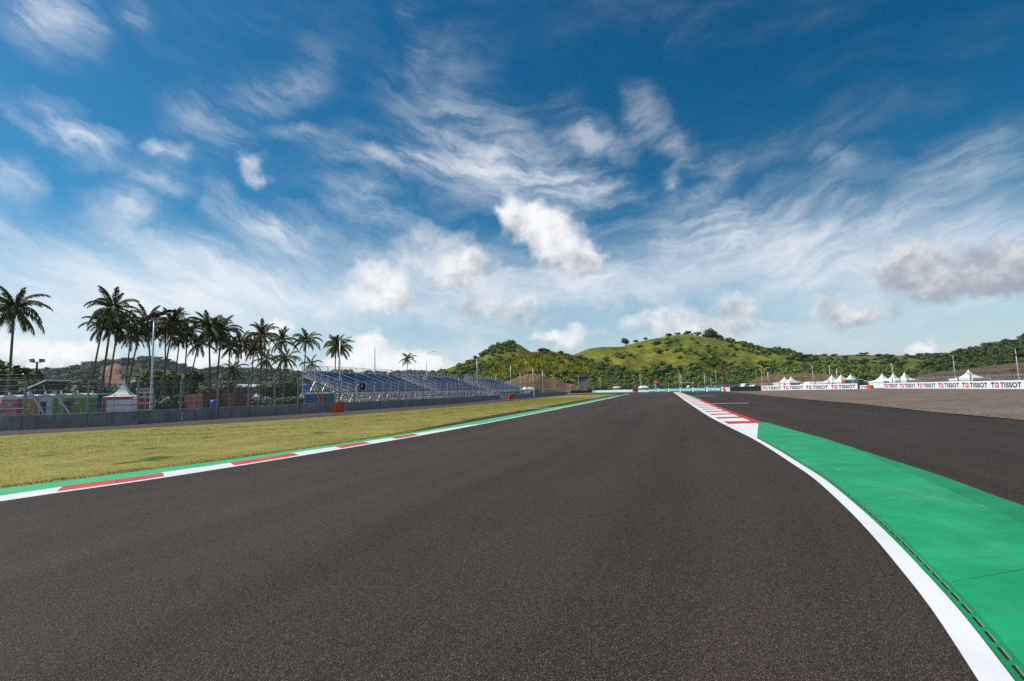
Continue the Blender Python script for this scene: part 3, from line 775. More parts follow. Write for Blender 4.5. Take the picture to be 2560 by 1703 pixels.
# beyond the tip the green is a triangle: white wedge on the left, green on the right
wa = inner[wedge]; wb = G1[wedge]
le = off(nc, nn, w0 + .003)[wedge]; wa = le
bl = np.stack([np.interp(le[:, 1], [le[0, 1], 19.45], [le[0, 0], 9.15]), le[:, 1]], 1)
bl[:, 0] = np.maximum(bl[:, 0], le[:, 0] + .001)
sheet('green_tip', [bl, (bl + wb) / 2, wb], [.0135, .0225, .014], M['green_paint'], kerb)
sheet('white_wedge', [off(nc, nn, w0 + .002)[wedge], (wa + bl) / 2, bl - np.array([.002, 0])], [.011, .0125, .0133], M['white_paint'], kerb)
sheet('dark_green_panel', [G1 + np.array([.003, 0]), (G1 + G2) / 2, G2], [.013, .012, .010], M['dark_green_paint'], kerb)
# drain channel with open slots along the near kerb
dm = MB(); s_near = arclen(nc); pitch, gap = 0.20, 0.055
def pt(s, d, z):
    i = np.interp(s, s_near, np.arange(len(s_near))); i0 = min(int(i), len(nc) - 2); f_ = i - i0
    p = nc[i0] * (1 - f_) + nc[i0 + 1] * f_; q = nn[i0] * (1 - f_) + nn[i0 + 1] * f_; w_ = w0[i0] * (1 - f_) + w0[i0 + 1] * f_
    return (p[0] + q[0] * (w_ + d), p[1] + q[1] * (w_ + d), z)
s_end = float(np.interp(14.2, nc[:, 1], s_near)); s = 0.3
zt, zb = 0.013, -0.045
while s < s_end:
    e, g_ = s + pitch - gap, s + pitch
    for (d0, d1) in ((.003, .032), (.048, .084)):
        dm.poly([pt(s, d0, zt), pt(s, d1, zt), pt(g_, d1, zt), pt(g_, d0, zt)])
    dm.poly([pt(e, .032, zt), pt(e, .048, zt), pt(g_, .048, zt), pt(g_, .032, zt)])
    for d_ in (.032, .048):
        dm.poly([pt(s, d_, zt), pt(e, d_, zt), pt(e, d_, zb), pt(s, d_, zb)], 1)
    for q_ in (s, e):
        dm.poly([pt(q_, .032, zt), pt(q_, .048, zt), pt(q_, .048, zb), pt(q_, .032, zb)], 1)
    dm.poly([pt(s, .032, zb), pt(s, .048, zb), pt(e, .048, zb), pt(e, .032, zb)], 1)
    dm.hexa([pt(s, .049, zt - .002), pt(s, .055, zt - .002), pt(e, .055, zt - .002), pt(e, .049, zt - .002)][::-1],
            [pt(s, .049, zt + .004), pt(s, .055, zt + .004), pt(e, .055, zt + .004), pt(e, .049, zt + .004)][::-1], 2)
    s += pitch
dm.build('drain_channel', [M['dark_green_paint'], M['drain_dark'], M['drain_lip']], kerb)

for yj in (3.9, 6.3, 9.6, 12.6):                                         # joints between the cast lengths of kerb
    i_ = int(np.argmin(abs(a0[:, 1] - yj))); p_, q_ = a0[i_], b0[i_] + np.array([0, .35]); v_ = (q_ - p_); t_ = np.array([-v_[1], v_[0]]) / np.linalg.norm(v_) * .0025
    jm = MB()
    for k0, k1, za, zb_ in ((.02, .35, .0165, .0235), (.35, .7, .0235, .0235), (.7, .97, .0235, .0190)):
        A_, B_ = p_ + v_ * k0, p_ + v_ * k1
        jm.poly([(*(A_ - t_), za), (*(B_ - t_), zb_), (*(B_ + t_), zb_), (*(A_ + t_), za)])
    jm.build('kerb_joint', M['joint_green'], kerb)

# red and white teeth further on
far = (rc[:, 1] >= 19.4)
fc, fn_, fw = rc[far], nR[far], wl_w[far]
k_in = off(fc, fn_, fw + .002)
wid = np.interp(fc[:, 1], [19.45, 50, 148], [1.30, 1.50, 1.75])
tooth_w = np.interp(fc[:, 1], [19.45, 36, 50, 148], [1.0, 1.05, 1.1, 1.2])
def fpt(y, d_frac, z):
    x_in = np.interp(y, k_in[:, 1], k_in[:, 0]); w_ = np.interp(y, fc[:, 1], wid); tw = np.interp(y, fc[:, 1], tooth_w)
    dist = {0: 0.0, 1: tw, 2: w_}[d_frac] if d_frac in (0, 1, 2) else d_frac
    nx, ny = 0.957, -0.29
    return (x_in + nx * dist, y + ny * dist, z)
y = 19.75; i = 0
while y < 144:
    p = 3.0 if y < 60 else 3.0
    for part, (a_, b_) in (('red', (0, .40)), ('white', (.40, 1.0))):
        y0_, y1_ = y + p * a_, y + p * b_ - .003
        mb = MB(); lean = 0.25
        zz = .020 if part == 'white' else .016
        pts = [fpt(y0_, 0, .010), fpt(y0_ + lean * 0, 1, zz), fpt(y1_ + (lean if part == 'white' else lean), 1, zz), fpt(y1_, 0, .010)]
        if part == 'red': pts = [fpt(y0_, 0, .010), fpt(y0_ + (lean if i else 0), 1, zz), fpt(y1_, 1, zz), fpt(y1_, 0, .010)]
        else: pts = [fpt(y0_, 0, .010), fpt(y0_, 1, zz), fpt(y1_ + lean, 1, zz), fpt(y1_, 0, .010)]
        mb.hexa([(q[0], q[1], 0.004) for q in pts], pts)
        mb.build('kerb_tooth', M['red_paint' if part == 'red' else 'white_paint'], kerb)
    y += p; i += 1
ysr = np.linspace(19.5, 53.5, 40)
sheet('red_border', [np.array([fpt(q, 1, 0)[:2] for q in ysr]) + [.004, 0], np.array([fpt(q, 2, 0)[:2] for q in ysr])], [.017, .010], M['red_paint'], kerb)
ysg = np.linspace(53.5, 144, 60)
sheet('green_border', [np.array([fpt(q, 1, 0)[:2] for q in ysg]) + [.004, 0], np.array([fpt(q, 2, 0)[:2] for q in ysg])], [.017, .010], M['pale_green_paint'], kerb)
tag(kerb, 'green kerb with white edge line, then red and white teeth, right of track', 'kerb', kind='structure')

# ---- left kerb: white line, red and white blocks, green strip
lk = thing('left_kerb', 'low kerb of red and white blocks with green strip, left of track', 'kerb'); lk['kind'] = 'structure'
lc = L_edge; nl = -normals2(lc)                                            # to the left, away from the track
lw = np.interp(lc[:, 1], [0, 8, 20, 40, 136], [.16, .16, .16, .2, .30])
selL = lc[:, 1] > 1.0
sheet('edge_line', [lc[selL], off(lc, nl, lw)[selL]], [.009, .009], M['white_paint'], lk)
marks = [1.0, 4.6, float(G(160, 1232)[1]), float(G(432, 1193)[1]), float(G(611, 1165)[1]), float(G(764, 1139)[1]), float(G(871, 1121.5)[1]), float(G(943, 1109)[1]), float(G(1004, 1098)[1]), float(G(1063, 1088)[1]), 24.0]
sL = arclen(lc)
def lpt(y, d, z):
    x_ = np.interp(y, lc[:, 1], lc[:, 0]); nx = np.interp(y, lc[:, 1], nl[:, 0]); ny = np.interp(y, lc[:, 1], nl[:, 1]); w_ = np.interp(y, lc[:, 1], lw)
    return (x_ + nx * (w_ + d), y + ny * (w_ + d), z)
bw = lambda y_: float(np.interp(y_, [1, 8, 14, 19, 24], [.46, .44, .42, .36, .02]))
for i in range(len(marks) - 1):
    y0_, y1_ = marks[i], marks[i + 1] - .004; red = i % 2 == 0 and i < 9
    red = (i % 2 == 0)
    nsub = 2 if i < 9 else 4
    for k in range(nsub):                                                # blocks of each colour step outwards a little
        ya, yb = y0_ + (y1_ - y0_) * k / nsub, y0_ + (y1_ - y0_) * (k + 1) / nsub - .003
        step = 0.05 * (k / max(nsub - 1, 1)) if i < 9 else 0
        pts = [lpt(ya, .002, .010), lpt(ya + .16, bw(ya) - step + .03, .034), lpt(yb + .16, bw(yb) - step, .034), lpt(yb, .002, .010)]
        mb = MB(); mb.hexa([(q[0], q[1], .004) for q in pts][::-1], pts[::-1])
        mb.build('kerb_block', M['pale_red_paint' if red else 'white_paint'], lk)
ysl = np.concatenate([np.linspace(1.0, 24, 60), np.linspace(25, 135, 60)])
gin = np.array([lpt(q, max(bw(q) - .07, 0.004) if q < 24 else .004, 0)[:2] for q in ysl])
gou = np.stack([np.interp(ysl, green_top[:, 1], green_top[:, 0]), ysl], 1)
sheet('green_strip', [gin, (gin + gou) / 2, gou], [.012, .018, .013], M['pale_green_paint'], lk)
tip_ = MB(); a_, b_ = lpt(134.8, 0.004, .016), lpt(136.2, .3, .016)
q0 = lpt(131.5, .004, .018); q1 = gou[-1]
tip_.poly([(30.75, 136.3, .02), (q1[0], q1[1] - .1, .02), (q1[0] + .4, q1[1] - 4, .02), q0]).build('white_tip', M['white_paint'], lk)

# ---- thin white marks across the tarmac
def mark(name, p, q, w_, label):
    mb = MB(); p, q = np.array(p), np.array(q); d = (q - p) / np.linalg.norm(q - p); n2 = np.array([-d[1], d[0]]) * w_ / 2
    mb.hexa([(*(p - n2), .016), (*(q - n2), .016), (*(q + n2), .016), (*(p + n2), .016)], [(*(p - n2), .030), (*(q - n2), .030), (*(q + n2), .030), (*(p + n2), .030)])
    tag(mb.build(name, M['white_paint']), label, 'road marking')
mark('marker_line', (15.3, 41.7), (18.6, 41.0), .38, 'nearer white cross line on the tarmac right of the toothed kerb')
mark('marker_line', (25.6, 76.2), (29.4, 75.0), .55, 'farther white cross line on the tarmac right of the toothed kerb')
mark('marker_line', (1.1, 43.6), (4.1, 42.6), .34, 'nearer thin white line from grass across the left green strip')
mark('marker_line', (11.3, 77.6), (14.4, 77.0), .40, 'farther thin white line from grass across the left green strip')

# ================================================================== left: wall, catch fence, light
ORD = ['first', 'second', 'third', 'fourth', 'fifth', 'sixth', 'seventh', 'eighth', 'ninth', 'tenth', 'eleventh', 'twelfth', 'thirteenth', 'fourteenth', 'fifteenth', 'sixteenth', 'seventeenth', 'eighteenth', 'nineteenth', 'twentieth', 'twenty-first', 'twenty-second', 'twenty-third', 'twenty-fourth', 'twenty-fifth', 'twenty-sixth', 'twenty-seventh', 'twenty-eighth', 'twenty-ninth', 'thirtieth']
base_x = [-200, 0, 53, 205, 347, 400, 546, 690, 800, 890, 1003, 1111, 1163, 1250]
base_y = [1085, 1077, 1075, 1068.5, 1060, 1055.5, 1047, 1038.2, 1031.4, 1025.8, 1018, 1010.5, 1005.5, 998]
def wall_pt(px): return G(px, float(np.interp(px, base_x, base_y)))[:2]
WALL_H = 0.92

def wall_run(label, pts, h, thick=0.32):
    root = thing('concrete_wall', label, 'wall', (*pts[0], 0))
    o = np.array(pts[0])
    for i in range(len(pts) - 1):
        p, q = np.array(pts[i]) - o, np.array(pts[i + 1]) - o
        d = (q - p) / np.linalg.norm(q - p); n2 = np.array([-d[1], d[0]]); g = 0.025
        a, b = p + d * g, q - d * g
        mb = MB(); cham = 0.02
        def ring(t, z): return [(*(a), z), (*(b), z), (*(b + n2 * t), z), (*(a + n2 * t), z)]
        def ring2(z, i_): return [(*(a + n2 * i_ + d * i_), z), (*(b + n2 * i_ - d * i_), z), (*(b + n2 * (thick - i_) - d * i_), z), (*(a + n2 * (thick - i_) + d * i_), z)]
        mb.hexa(ring(thick, 0.03), ring(thick, h - cham)); mb.hexa(ring2(h - cham, 0), ring2(h, cham))
        # lifting notch feet under each panel
        for t in (0.12, 0.88):
            c_ = a + (b - a) * t
            mb.hexa([(*(c_ - d * .18 + n2 * .01), 0), (*(c_ + d * .18 + n2 * .01), 0), (*(c_ + d * .18 + n2 * (thick - .01)), 0), (*(c_ - d * .18 + n2 * (thick - .01)), 0)],
                    [(*(c_ - d * .18 + n2 * .01), .03), (*(c_ + d * .18 + n2 * .01), .03), (*(c_ + d * .18 + n2 * (thick - .01)), .03), (*(c_ - d * .18 + n2 * (thick - .01)), .03)])
        mb.build('panel', M['concrete'], root)
    return root

def bent_post(h, lean_dir):
    """galvanised I-post with an arm bent over the track"""
    mb = MB(); x, y = lean_dir
    mb.beam((0, 0, 0), (0, 0, h), .085, .085); mb.beam((-x * .055, -y * .055, .05), (-x * .055, -y * .055, h - .05), .12, .03, up=(x, y, 0))
    mb.beam((0, 0, h - .04), (x * .42, y * .42, h + .36), .075, .075)
    mb.box(-.11, .11, -.11, .11, 0, .025)
    return mb

def fence_run(label, pts, z0, h, thick=0.32, wires=7, rw=.011, extra=True, chain=True):
    root = thing('catch_fence', label, 'fence', (*pts[0], 0)); o = np.array(pts[0])
    P_ = [np.array(p) - o for p in pts]
    for i, p in enumerate(P_):
        d = P_[min(i + 1, len(P_) - 1)] - P_[max(i - 1, 0)]; d /= np.linalg.norm(d); n2 = np.array([-d[1], d[0]])
        c_ = p + n2 * thick * 0.6
        bent_post(h, (-n2[0], -n2[1])).build('post', M['steel'], root, loc=(*c_, z0))
        if extra and i < len(P_) - 1 and i < 16:                           # slim rail post half way
            e = P_[i] * .5 + P_[i + 1] * .5 + n2 * (thick + .5)
            MB().tube([(0, 0, 0), (0, 0, h * .52 + z0)], .028, 6).build('slim_post', M['steel'], root, loc=(*e, 0))
    zs = [z0 + .10 + (h - .10) * k / (wires - 1) for k in range(wires)]
    def path(dist, z): 
        out = []
        for i, p in enumerate(P_):
            d = P_[min(i + 1, len(P_) - 1)] - P_[max(i - 1, 0)]; d /= np.linalg.norm(d); n2 = np.array([-d[1], d[0]])
            out.append((*(p + n2 * dist), z))
        return out
    for z in zs: MB().tube(path(thick * .6 - .05, z), rw if z < zs[-1] else rw * 1.3, 4, cap=False).build('cable', M['dark_steel'], root)
    for k in (.16, .38): MB().tube(path(thick * .6 - k, z0 + h + k * .84), rw * .8, 4, cap=False).build('cable', M['dark_steel'], root)
    if extra:
        for k in (.05, .55, 1.05):
            MB().tube(path(thick + .5, z0 * 0 + .55 + (h * .52 + z0 - .6) * k / 1.05), .018, 4, cap=False).build('rail', M['dark_steel'], root)
    if chain:
        for i in range(len(P_) - 1):
            a, b = path(thick * .6 - .02, 0)[i], path(thick * .6 - .02, 0)[i + 1]
            uv_quad('mesh_panel', [(a[0], a[1], z0 + .02), (b[0], b[1], z0 + .02), (b[0], b[1], z0 + h), (a[0], a[1], z0 + h)], M['chain_link'], root)
    return root

jA = [-290, -170, -75, 53, 216.6, 347, 454.7, 546.3, 623.9, 690, 749, 800, 841]
jA[0:3] = [-420, -230, -100]
ptsA = [wall_pt(x) for x in jA]
wall_run('dark shaded concrete wall of long panels at left, up to the nearer orange barrier', ptsA, WALL_H)
fence_run('cable catch fence on the left wall in front of the portable toilets and palms', ptsA[:-1] + [ptsA[-1]], WALL_H, WALL_H * 2.42)
jB = [852, 890, 932, 969, 1003, 1034, 1062, 1088, 1111, 1128, 1147, 1164, 1179, 1193, 1206, 1218, 1229, 1240, 1250]
offB = lambda p: np.array(p) + np.array([-.30, .12])
ptsB = [wall_pt(x) for x in jB]
wall_run('concrete wall in front of the grandstands, between the two orange barriers', ptsB, WALL_H * .98)
fence_run('cable catch fence on the wall in front of the blue-seated grandstands', ptsB, WALL_H * .98, WALL_H * 2.35)
pc0, pc1 = G(1281, 996.5)[:2], G(1416, 986.6)[:2]
ptsC = [pc0 + (pc1 - pc0) * k for k in np.linspace(0, 1, 15)]
wall_run('short far concrete wall ending where the infield grass meets the bend', ptsC, .95)
fence_run('farthest cable catch fence, in front of the small white tent', ptsC, .95, 2.2, extra=False)

def end_barrier(label, loc, rotz, s=1.0, mats=('orange_plastic', 'vermilion_plastic')):
    """plastic crash barrier: wedge-shaped toe leaning on an upright block with moulded recess"""
    t = thing('end_barrier', label, 'barrier', (*loc, 0), rotz)
    b = MB(); w = .55 * s; h = .98 * s
    b.hexa([(-.1 * s, -w / 2, 0), (.62 * s, -w / 2, 0), (.62 * s, w / 2, 0), (-.1 * s, w / 2, 0)], [(0, -w / 2 + .05, h), (.62 * s, -w / 2 + .05, h), (.62 * s, w / 2 - .05, h), (0, w / 2 - .05, h)])
    b.box(.05 * s, .55 * s, -w / 2 - .02, -w / 2 + .06, .30 * s, .38 * s).box(.05 * s, .55 * s, -w / 2 - .02, -w / 2 + .06, .62 * s, .70 * s)
    b.build('block', M[mats[1]], t)
    q = MB(); q.hexa([(-.62 * s, -w / 2, 0), (-.115 * s, -w / 2, 0), (-.115 * s, w / 2, 0), (-.62 * s, w / 2, 0)], [(-.30 * s, -w / 2 + .06, .55 * s), (-.07 * s, -w / 2 + .06, .55 * s), (-.07 * s, w / 2 - .06, .55 * s), (-.30 * s, w / 2 - .06, .55 * s)])
    q.hexa([(-.26 * s, -w / 2 + .06, .56 * s), (-.06 * s, -w / 2 + .06, .56 * s), (-.06 * s, w / 2 - .06, .56 * s), (-.26 * s, w / 2 - .06, .56 * s)], [(-.10 * s, -w / 2 + .1, h), (-.02 * s, -w / 2 + .1, h), (-.02 * s, w / 2 - .1, h), (-.10 * s, w / 2 - .1, h)])
    q.build('toe', M[mats[0]], t)
    return t
b1 = G(843, 1031.5)[:2]; end_barrier('orange end barrier at the joint of the left wall, nearest one', b1, R(12))
b2 = G(1276, 997.8)[:2]; end_barrier('small orange-red end barrier at the gap between the far left walls', b2, R(12), 1.1)

def lamp_post(label, base, h, head_az, kind='arm', group='lamp posts along the circuit'):
    """tapered steel column with bracket, strut and flat LED head"""
    t = thing('lamp_post', label, 'lamp post', (base[0], base[1], 0), head_az, group)
    MB().tube([(0, 0, 0), (0, 0, .3), (0, 0, h * .5), (0, 0, h)], [.11, .10, .085, .06], 10).build('column', M['pale_steel'], t, smooth=True)
    MB().box(-.2, .2, -.2, .2, 0, .04).build('base_plate', M['steel'], t)
    if kind == 'panel':
        MB().hexa([(-.35, -.42, h - .12), (1.95, -.42, h + .40), (1.95, .42, h + .40), (-.35, .42, h - .12)], [(-.35, -.42, h - .06), (1.95, -.42, h + .46), (1.95, .42, h + .46), (-.35, .42, h - .06)]).build('panel', M['panel_dark'], t)
        MB().beam((0, 0, h - .7), (.75, 0, h + .08), .05).beam((0, 0, h - .62), (-.28, 0, h - .12), .04).build('strut', M['pale_steel'], t)
        MB().box(1.25, 1.7, -.12, .12, h + .16, h + .26).build('lamp_head', M['pale_steel'], t)
    else:
        MB().beam((0, 0, h - .02), (1.25, 0, h + .30), .06).build('arm', M['pale_steel'], t)
        MB().beam((0, 0, h - .7), (.55, 0, h + .1), .035).build('strut', M['pale_steel'], t)
        MB().hexa([(1.2, -.13, h + .27), (1.9, -.13, h + .43), (1.9, .13, h + .43), (1.2, .13, h + .27)], [(1.2, -.13, h + .33), (1.9, -.13, h + .48), (1.9, .13, h + .48), (1.2, .13, h + .33)]).build('lamp_head', M['pale_steel'], t)
    return t
def lamp_at(px, py_top, h, az, label, kind='arm'):
    hor = 980 - .03 * (px - 1280); Y = (h - CAM_H) * FPX / (hor - py_top)
    p = P(px, py_top, Y); lamp_post(label, (p[0], p[1]), float(p[2]), az, kind)
lamp_at(386, 790, 9.5, R(-8), 'tall lamp post with flat solar panel head among the left palms', 'panel')
lamp_at(850, 851, 10, R(-10), 'lamp post in front of the double palm by the first grandstand')
lamp_at(1066, 884, 10, R(-10), 'lamp post over the second grandstand, right of the lone palm')
lamp_at(1192, 898, 10, R(-10), 'lamp post in front of the third grandstand, against the hill')
lamp_at(1276, 914, 10, R(-10), 'lamp post standing by the orange barrier at the gap in the walls')
lamp_at(1332, 920, 10, R(-10), 'lamp post rising right of the small white tent')
lamp_at(1356, 926, 10, R(-10), 'lamp post before the right end of the brown cut bank')
lamp_at(1300, 933, 10, R(-10), 'lamp post before the middle of the brown cut bank')
lamp_at(1239, 938, 10, R(-10), 'lamp post at the right end of the third grandstand')
lamp_at(1173, 943, 10, R(-10), 'small distant lamp post just above the third grandstand rail')
lamp_at(1147, 945, 10, R(-10), 'small distant lamp post between second and third grandstands')

# floodlight pole at far left
p = P(93, 905, 62); t = thing('floodlight_pole', 'dark pole with two floodlights between leftmost palm and the hill', 'floodlight', (p[0], p[1], 0), R(20))
hh = float(p[2])
MB().tube([(0, 0, 0), (0, 0, hh)], [.13, .10], 8).beam((-.46, 0, hh - .05), (.46, 0, hh - .05), .07).build('pole', M['dark_steel'], t)
for s_, a_ in ((-1, -.1), (1, .35)):
    f_ = MB(); f_.hexa([(-.45, -.1, -.05), (.45, -.1, -.05), (.45, .18, -.05), (-.45, .18, -.05)], [(-.45, -.22 + a_, .60), (.45, -.22 + a_, .60), (.45, .05 + a_, .62), (-.45, .05 + a_, .62)])
    fo = f_.build('floodlight', M['dark_steel'], t, loc=(s_ * .46, 0, hh), rot=(0, 0, R(25 * s_)), scale=.6)
    MB().poly([(-.38, -.115, .02), (.38, -.115, .02), (.38, -.222 + a_, .52), (-.38, -.222 + a_, .52)]).build('lens', M['pale_panel'], fo)

# ---- portable toilets
def toilet(label, px, Y, colour, w=1.15, rot=0.0, grp='portable toilets in a row behind the left fence'):
    p = P(px, 1000, Y); t = thing('portable_toilet', label, 'portable toilet', (p[0], Y, 0), rot, grp); h, d = 2.02, 1.15; w2 = w / 2
    b = MB(); b.box(-w2, w2, 0, d, .08, h); b.box(-w2 - .04, w2 + .04, -.04, d + .04, 0, .085)
    for sx in (-w2, w2 - .07): b.box(sx, sx + .07, -.03, .001, .1, h)
    b.build('body', M[colour], t)
    dr = MB(); dr.box(-w2 + .10, w2 - .10, -.022, -.002, .14, h - .06)
    for z in (.45, .95, 1.45): dr.box(-w2 + .16, w2 - .28, -.034, -.021, z, z + .30)
    do = dr.build('door', M[colour], t)
    MB().box(w2 - .22, w2 - .17, -.05, -.0235, .75, 1.25).build('handle', M['white_plastic'], do)
    MB().box(-.13, .13, -.040, -.0355, 1.52, 1.80).box(-.06, .06, -.044, -.0405, 1.60, 1.74, 1).build('sign', [M['white_plastic'], M['blue_plastic']], do)
    rf = MB(); pts = [(-w2 - .05, h - .02), (-w2 - .05, h + .07)] + [(-(w2 + .05) * math.cos(a), h + .07 + .26 * math.sin(a)) for a in np.linspace(.15, math.pi - .15, 9)] + [(w2 + .05, h + .07), (w2 + .05, h - .02)]
    rf.hexa([(x, -.06, z) for x, z in pts], [(x, d + .05, z) for x, z in pts]); rf.build('roof', M['white_plastic'], t)
    MB().tube([(w2 - .2, d - .2, h + .1), (w2 - .2, d - .2, h + .55)], .05, 8).build('vent_pipe', M['white_plastic'], t)
    return t
toilet('pale portable toilet cut off by the left edge of the photo', -22, 38.6, 'white_plastic')
toilet('pink portable toilet with white arched roof at left edge', 26, 38.5, 'pink_plastic', 1.2)
toilet('amber yellow portable toilet between the pink and the white one', 72, 38.7, 'amber_plastic', 1.1)
toilet('white portable toilet between the amber and lime green ones', 112, 38.9, 'white_plastic', 1.15)
toilet('lime green portable toilet next to the white one', 154, 39.1, 'lime_plastic', 1.15)
toilet('lime green portable toilet at the right end of the row', 193, 39.3, 'lime_plastic', 1.15)
p = P(133, 1000, 37.4); cb = thing('equipment_box', 'narrow dark box standing in front of the white portable toilet', 'box', (P(109, 1000, 37.6)[0], 37.6, 0))
MB().box(-.12, .12, -.12, .12, 0.75, 1.75).box(-.09, .09, -.135, -.121, 1.0, 1.65).build('cabinet', M['dark_steel'], cb)
MB().box(-.03, .03, -.03, .03, 0, .76).build('stand', M['dark_steel'], cb)
cb = thing('equipment_box', 'narrow dark box on a stand between the two lime toilets', 'box', (P(169, 1000, 37.6)[0], 37.6, 0))
MB().box(-.14, .14, -.12, .12, 0.35, 1.75).box(-.10, .10, -.135, -.121, .9, 1.65).build('cabinet', M['dark_steel'], cb)
MB().box(-.03, .03, -.03, .03, 0, .36).build('stand', M['dark_steel'], cb)

# ---- tilted canopy on slanted struts
cp = P(120, 1000, 36.0); t = thing('tilted_canopy', 'dark tilted canopy on slanting metal struts above the portable toilets', 'canopy', (cp[0], 36.0, 0), R(4))
def cpx(px, py, Y): q = P(px, py, Y); return np.array([q[0] - cp[0], q[1] - 36.0, q[2]])
a, b, c_, d_ = cpx(70, 974, 37.2), cpx(163, 974.5, 37.2), cpx(170, 951, 34.8), cpx(111, 950.5, 34.8)
MB().hexa([a, b, c_, d_], [q + np.array([0, .01, .07]) for q in (a, b, c_, d_)]).build('roof_sheet', M['panel_dark'], t)
rb = MB()
for u in np.linspace(0.06, .94, 8): rb.beam(a * (1 - u) + b * u + np.array([0, 0, -.03]), d_ * (1 - u) + c_ * u + np.array([0, 0, -.03]), .05, .04)
rb.build('rafters', M['dark_steel'], t)
for (q, r_) in ((a, b), (a, d_), (b, c_), (d_, c_)): MB().beam(q + np.array([0, -.03, -.02]), r_ + np.array([0, -.03, -.02]), .07, .09).build('edge_trim', M['pale_steel'], t)
MB().beam(cpx(111, 951, 36.0), cpx(111, 974, 36.0), .12, .05).build('upright', M['pale_steel'], t)
MB().beam(cpx(168, 951, 36.6), cpx(166, 975, 36.6), .10, .05).build('upright', M['pale_steel'], t)
def to_ground(p0, p1):                       # run the strut on down to the ground
    k = p0[2] / (p0[2] - p1[2]); return p0 + (p1 - p0) * k
for q0, q1 in (((77, 976), (107, 1030)), ((134, 977), (168, 1031))):
    s0, s1 = cpx(*q0, 35.9), cpx(*q1, 35.9); MB().beam(s0, to_ground(s0, s1), .10).build('strut', M['pale_steel'], t)

# ---- marquees with swept pointed roofs
def pagoda(label, loc, w, eave, peak, rotz=0.0, open_front=False, grp=None, trim=None, walls=True):
    t = thing('pagoda_tent', label, 'tent', (loc[0], loc[1], 0), rotz, grp); h = w / 2; rf = MB(); N = 9
    prev = None
    for k in range(N):
        u = k / (N - 1); r_ = h * 1.04 * (1 - u) ** 1.0; z = eave + (peak - eave) * (.15 * u + .85 * u ** 3.2) if k < N - 1 else peak
        r_ = max(r_, .035); ring = [(-r_, -r_, z), (r_, -r_, z), (r_, r_, z), (-r_, r_, z)]
        if prev:
            for i in range(4): rf.poly([prev[i], prev[(i + 1) % 4], ring[(i + 1) % 4], ring[i]])
        prev = ring
    rf.poly(prev); 
    rf.hexa([(-h * 1.04, -h * 1.04, eave - .28), (h * 1.04, -h * 1.04, eave - .28), (h * 1.04, h * 1.04, eave - .28), (-h * 1.04, h * 1.04, eave - .28)],
            [(-h * 1.04, -h * 1.04, eave - .002), (h * 1.04, -h * 1.04, eave - .002), (h * 1.04, h * 1.04, eave - .002), (-h * 1.04, h * 1.04, eave - .002)])
    rf.build('roof', M['tent_white'], t)
    MB().tube([(0, 0, peak - .1), (0, 0, peak + .35)], [.05, .02], 6).build('finial', M['pale_steel'], t)
    for sx in (-1, 1):
        for sy in (-1, 1): MB().box(sx * h - .06, sx * h + .06, sy * h - .06, sy * h + .06, 0, eave - .28).build('leg', M['pale_steel'], t)
    if walls:
        sides = [(-1, 0), (1, 0), (0, 1)] + ([] if open_front else [(0, -1)])
        for sx, sy in sides:
            wb = MB(); n = 8
            for i in range(n):                                   # hanging cloth with shallow folds
                q0, q1 = -h + .07 + (2 * h - .14) * i / n, -h + .07 + (2 * h - .14) * (i + 1) / n
                f0, f1 = .04 * math.sin(i * 1.9), .04 * math.sin((i + 1) * 1.9)
                if sx: wb.poly([(sx * (h + f0 * .5 - .02), q0, .02), (sx * (h + f1 * .5 - .02), q1, .02), (sx * (h - .02), q1, eave - .29), (sx * (h - .02), q0, eave - .29)])
                else: wb.poly([(q0, sy * (h + f0 * .5 - .02), .02), (q1, sy * (h + f1 * .5 - .02), .02), (q1, sy * (h - .02), eave - .29), (q0, sy * (h - .02), eave - .29)])
            wb.build('side_wall', M['white_fabric'], t)
    if trim: MB().box(-h * 1.05, h * 1.05, -h * 1.06, -h * 1.045, eave - .26, eave - .06).box(-h - .03, -h + .22, -h * 1.05, -h * 1.02, 0, eave - .3).build('red_trim', M['red_plastic'], t)
    return t
q = P(308, 1000, 51); pagoda('white pagoda tent with red trim beside the red and white kiosk', (q[0], 51), 2.4, 2.15, 3.75, R(18), trim=True)
# red and white kiosk totem
q = P(362, 1000, 50); t = thing('kiosk', 'red and white kiosk box with red panels beside the pagoda tent', 'kiosk', (q[0], 50, 0), R(40))
MB().box(-.62, .62, -.62, .62, 0, 2.75).box(-.7, .7, -.7, .7, 2.75, 2.85).build('body', M['white_plastic'], t)
for z0, z1 in ((1.5, 1.95), (.85, 1.35)):
    MB().box(-.50, -.04, -.645, -.621, z0, z1).build('sign_panel', M['red_plastic'], t); MB().box(.04, .50, -.645, -.621, z0, z1).build('sign_panel', M['red_plastic'], t)
MB().box(-.5, -.2, -.645, -.621, 2.1, 2.4).box(.0, .3, -.645, -.621, 2.1, 2.4).box(-.45, .45, -.645, -.621, 2.55, 2.68).build('red_letters', M['red_plastic'], t)
MB().box(.621, .65, -.6, .6, .5, 2.3).build('red_side', M['red_plastic'], t)
for k in range(6): MB().box(.651, .662, -.35, .35, .7 + k * .25, .78 + k * .25).build('white_line', M['white_plastic'], t)
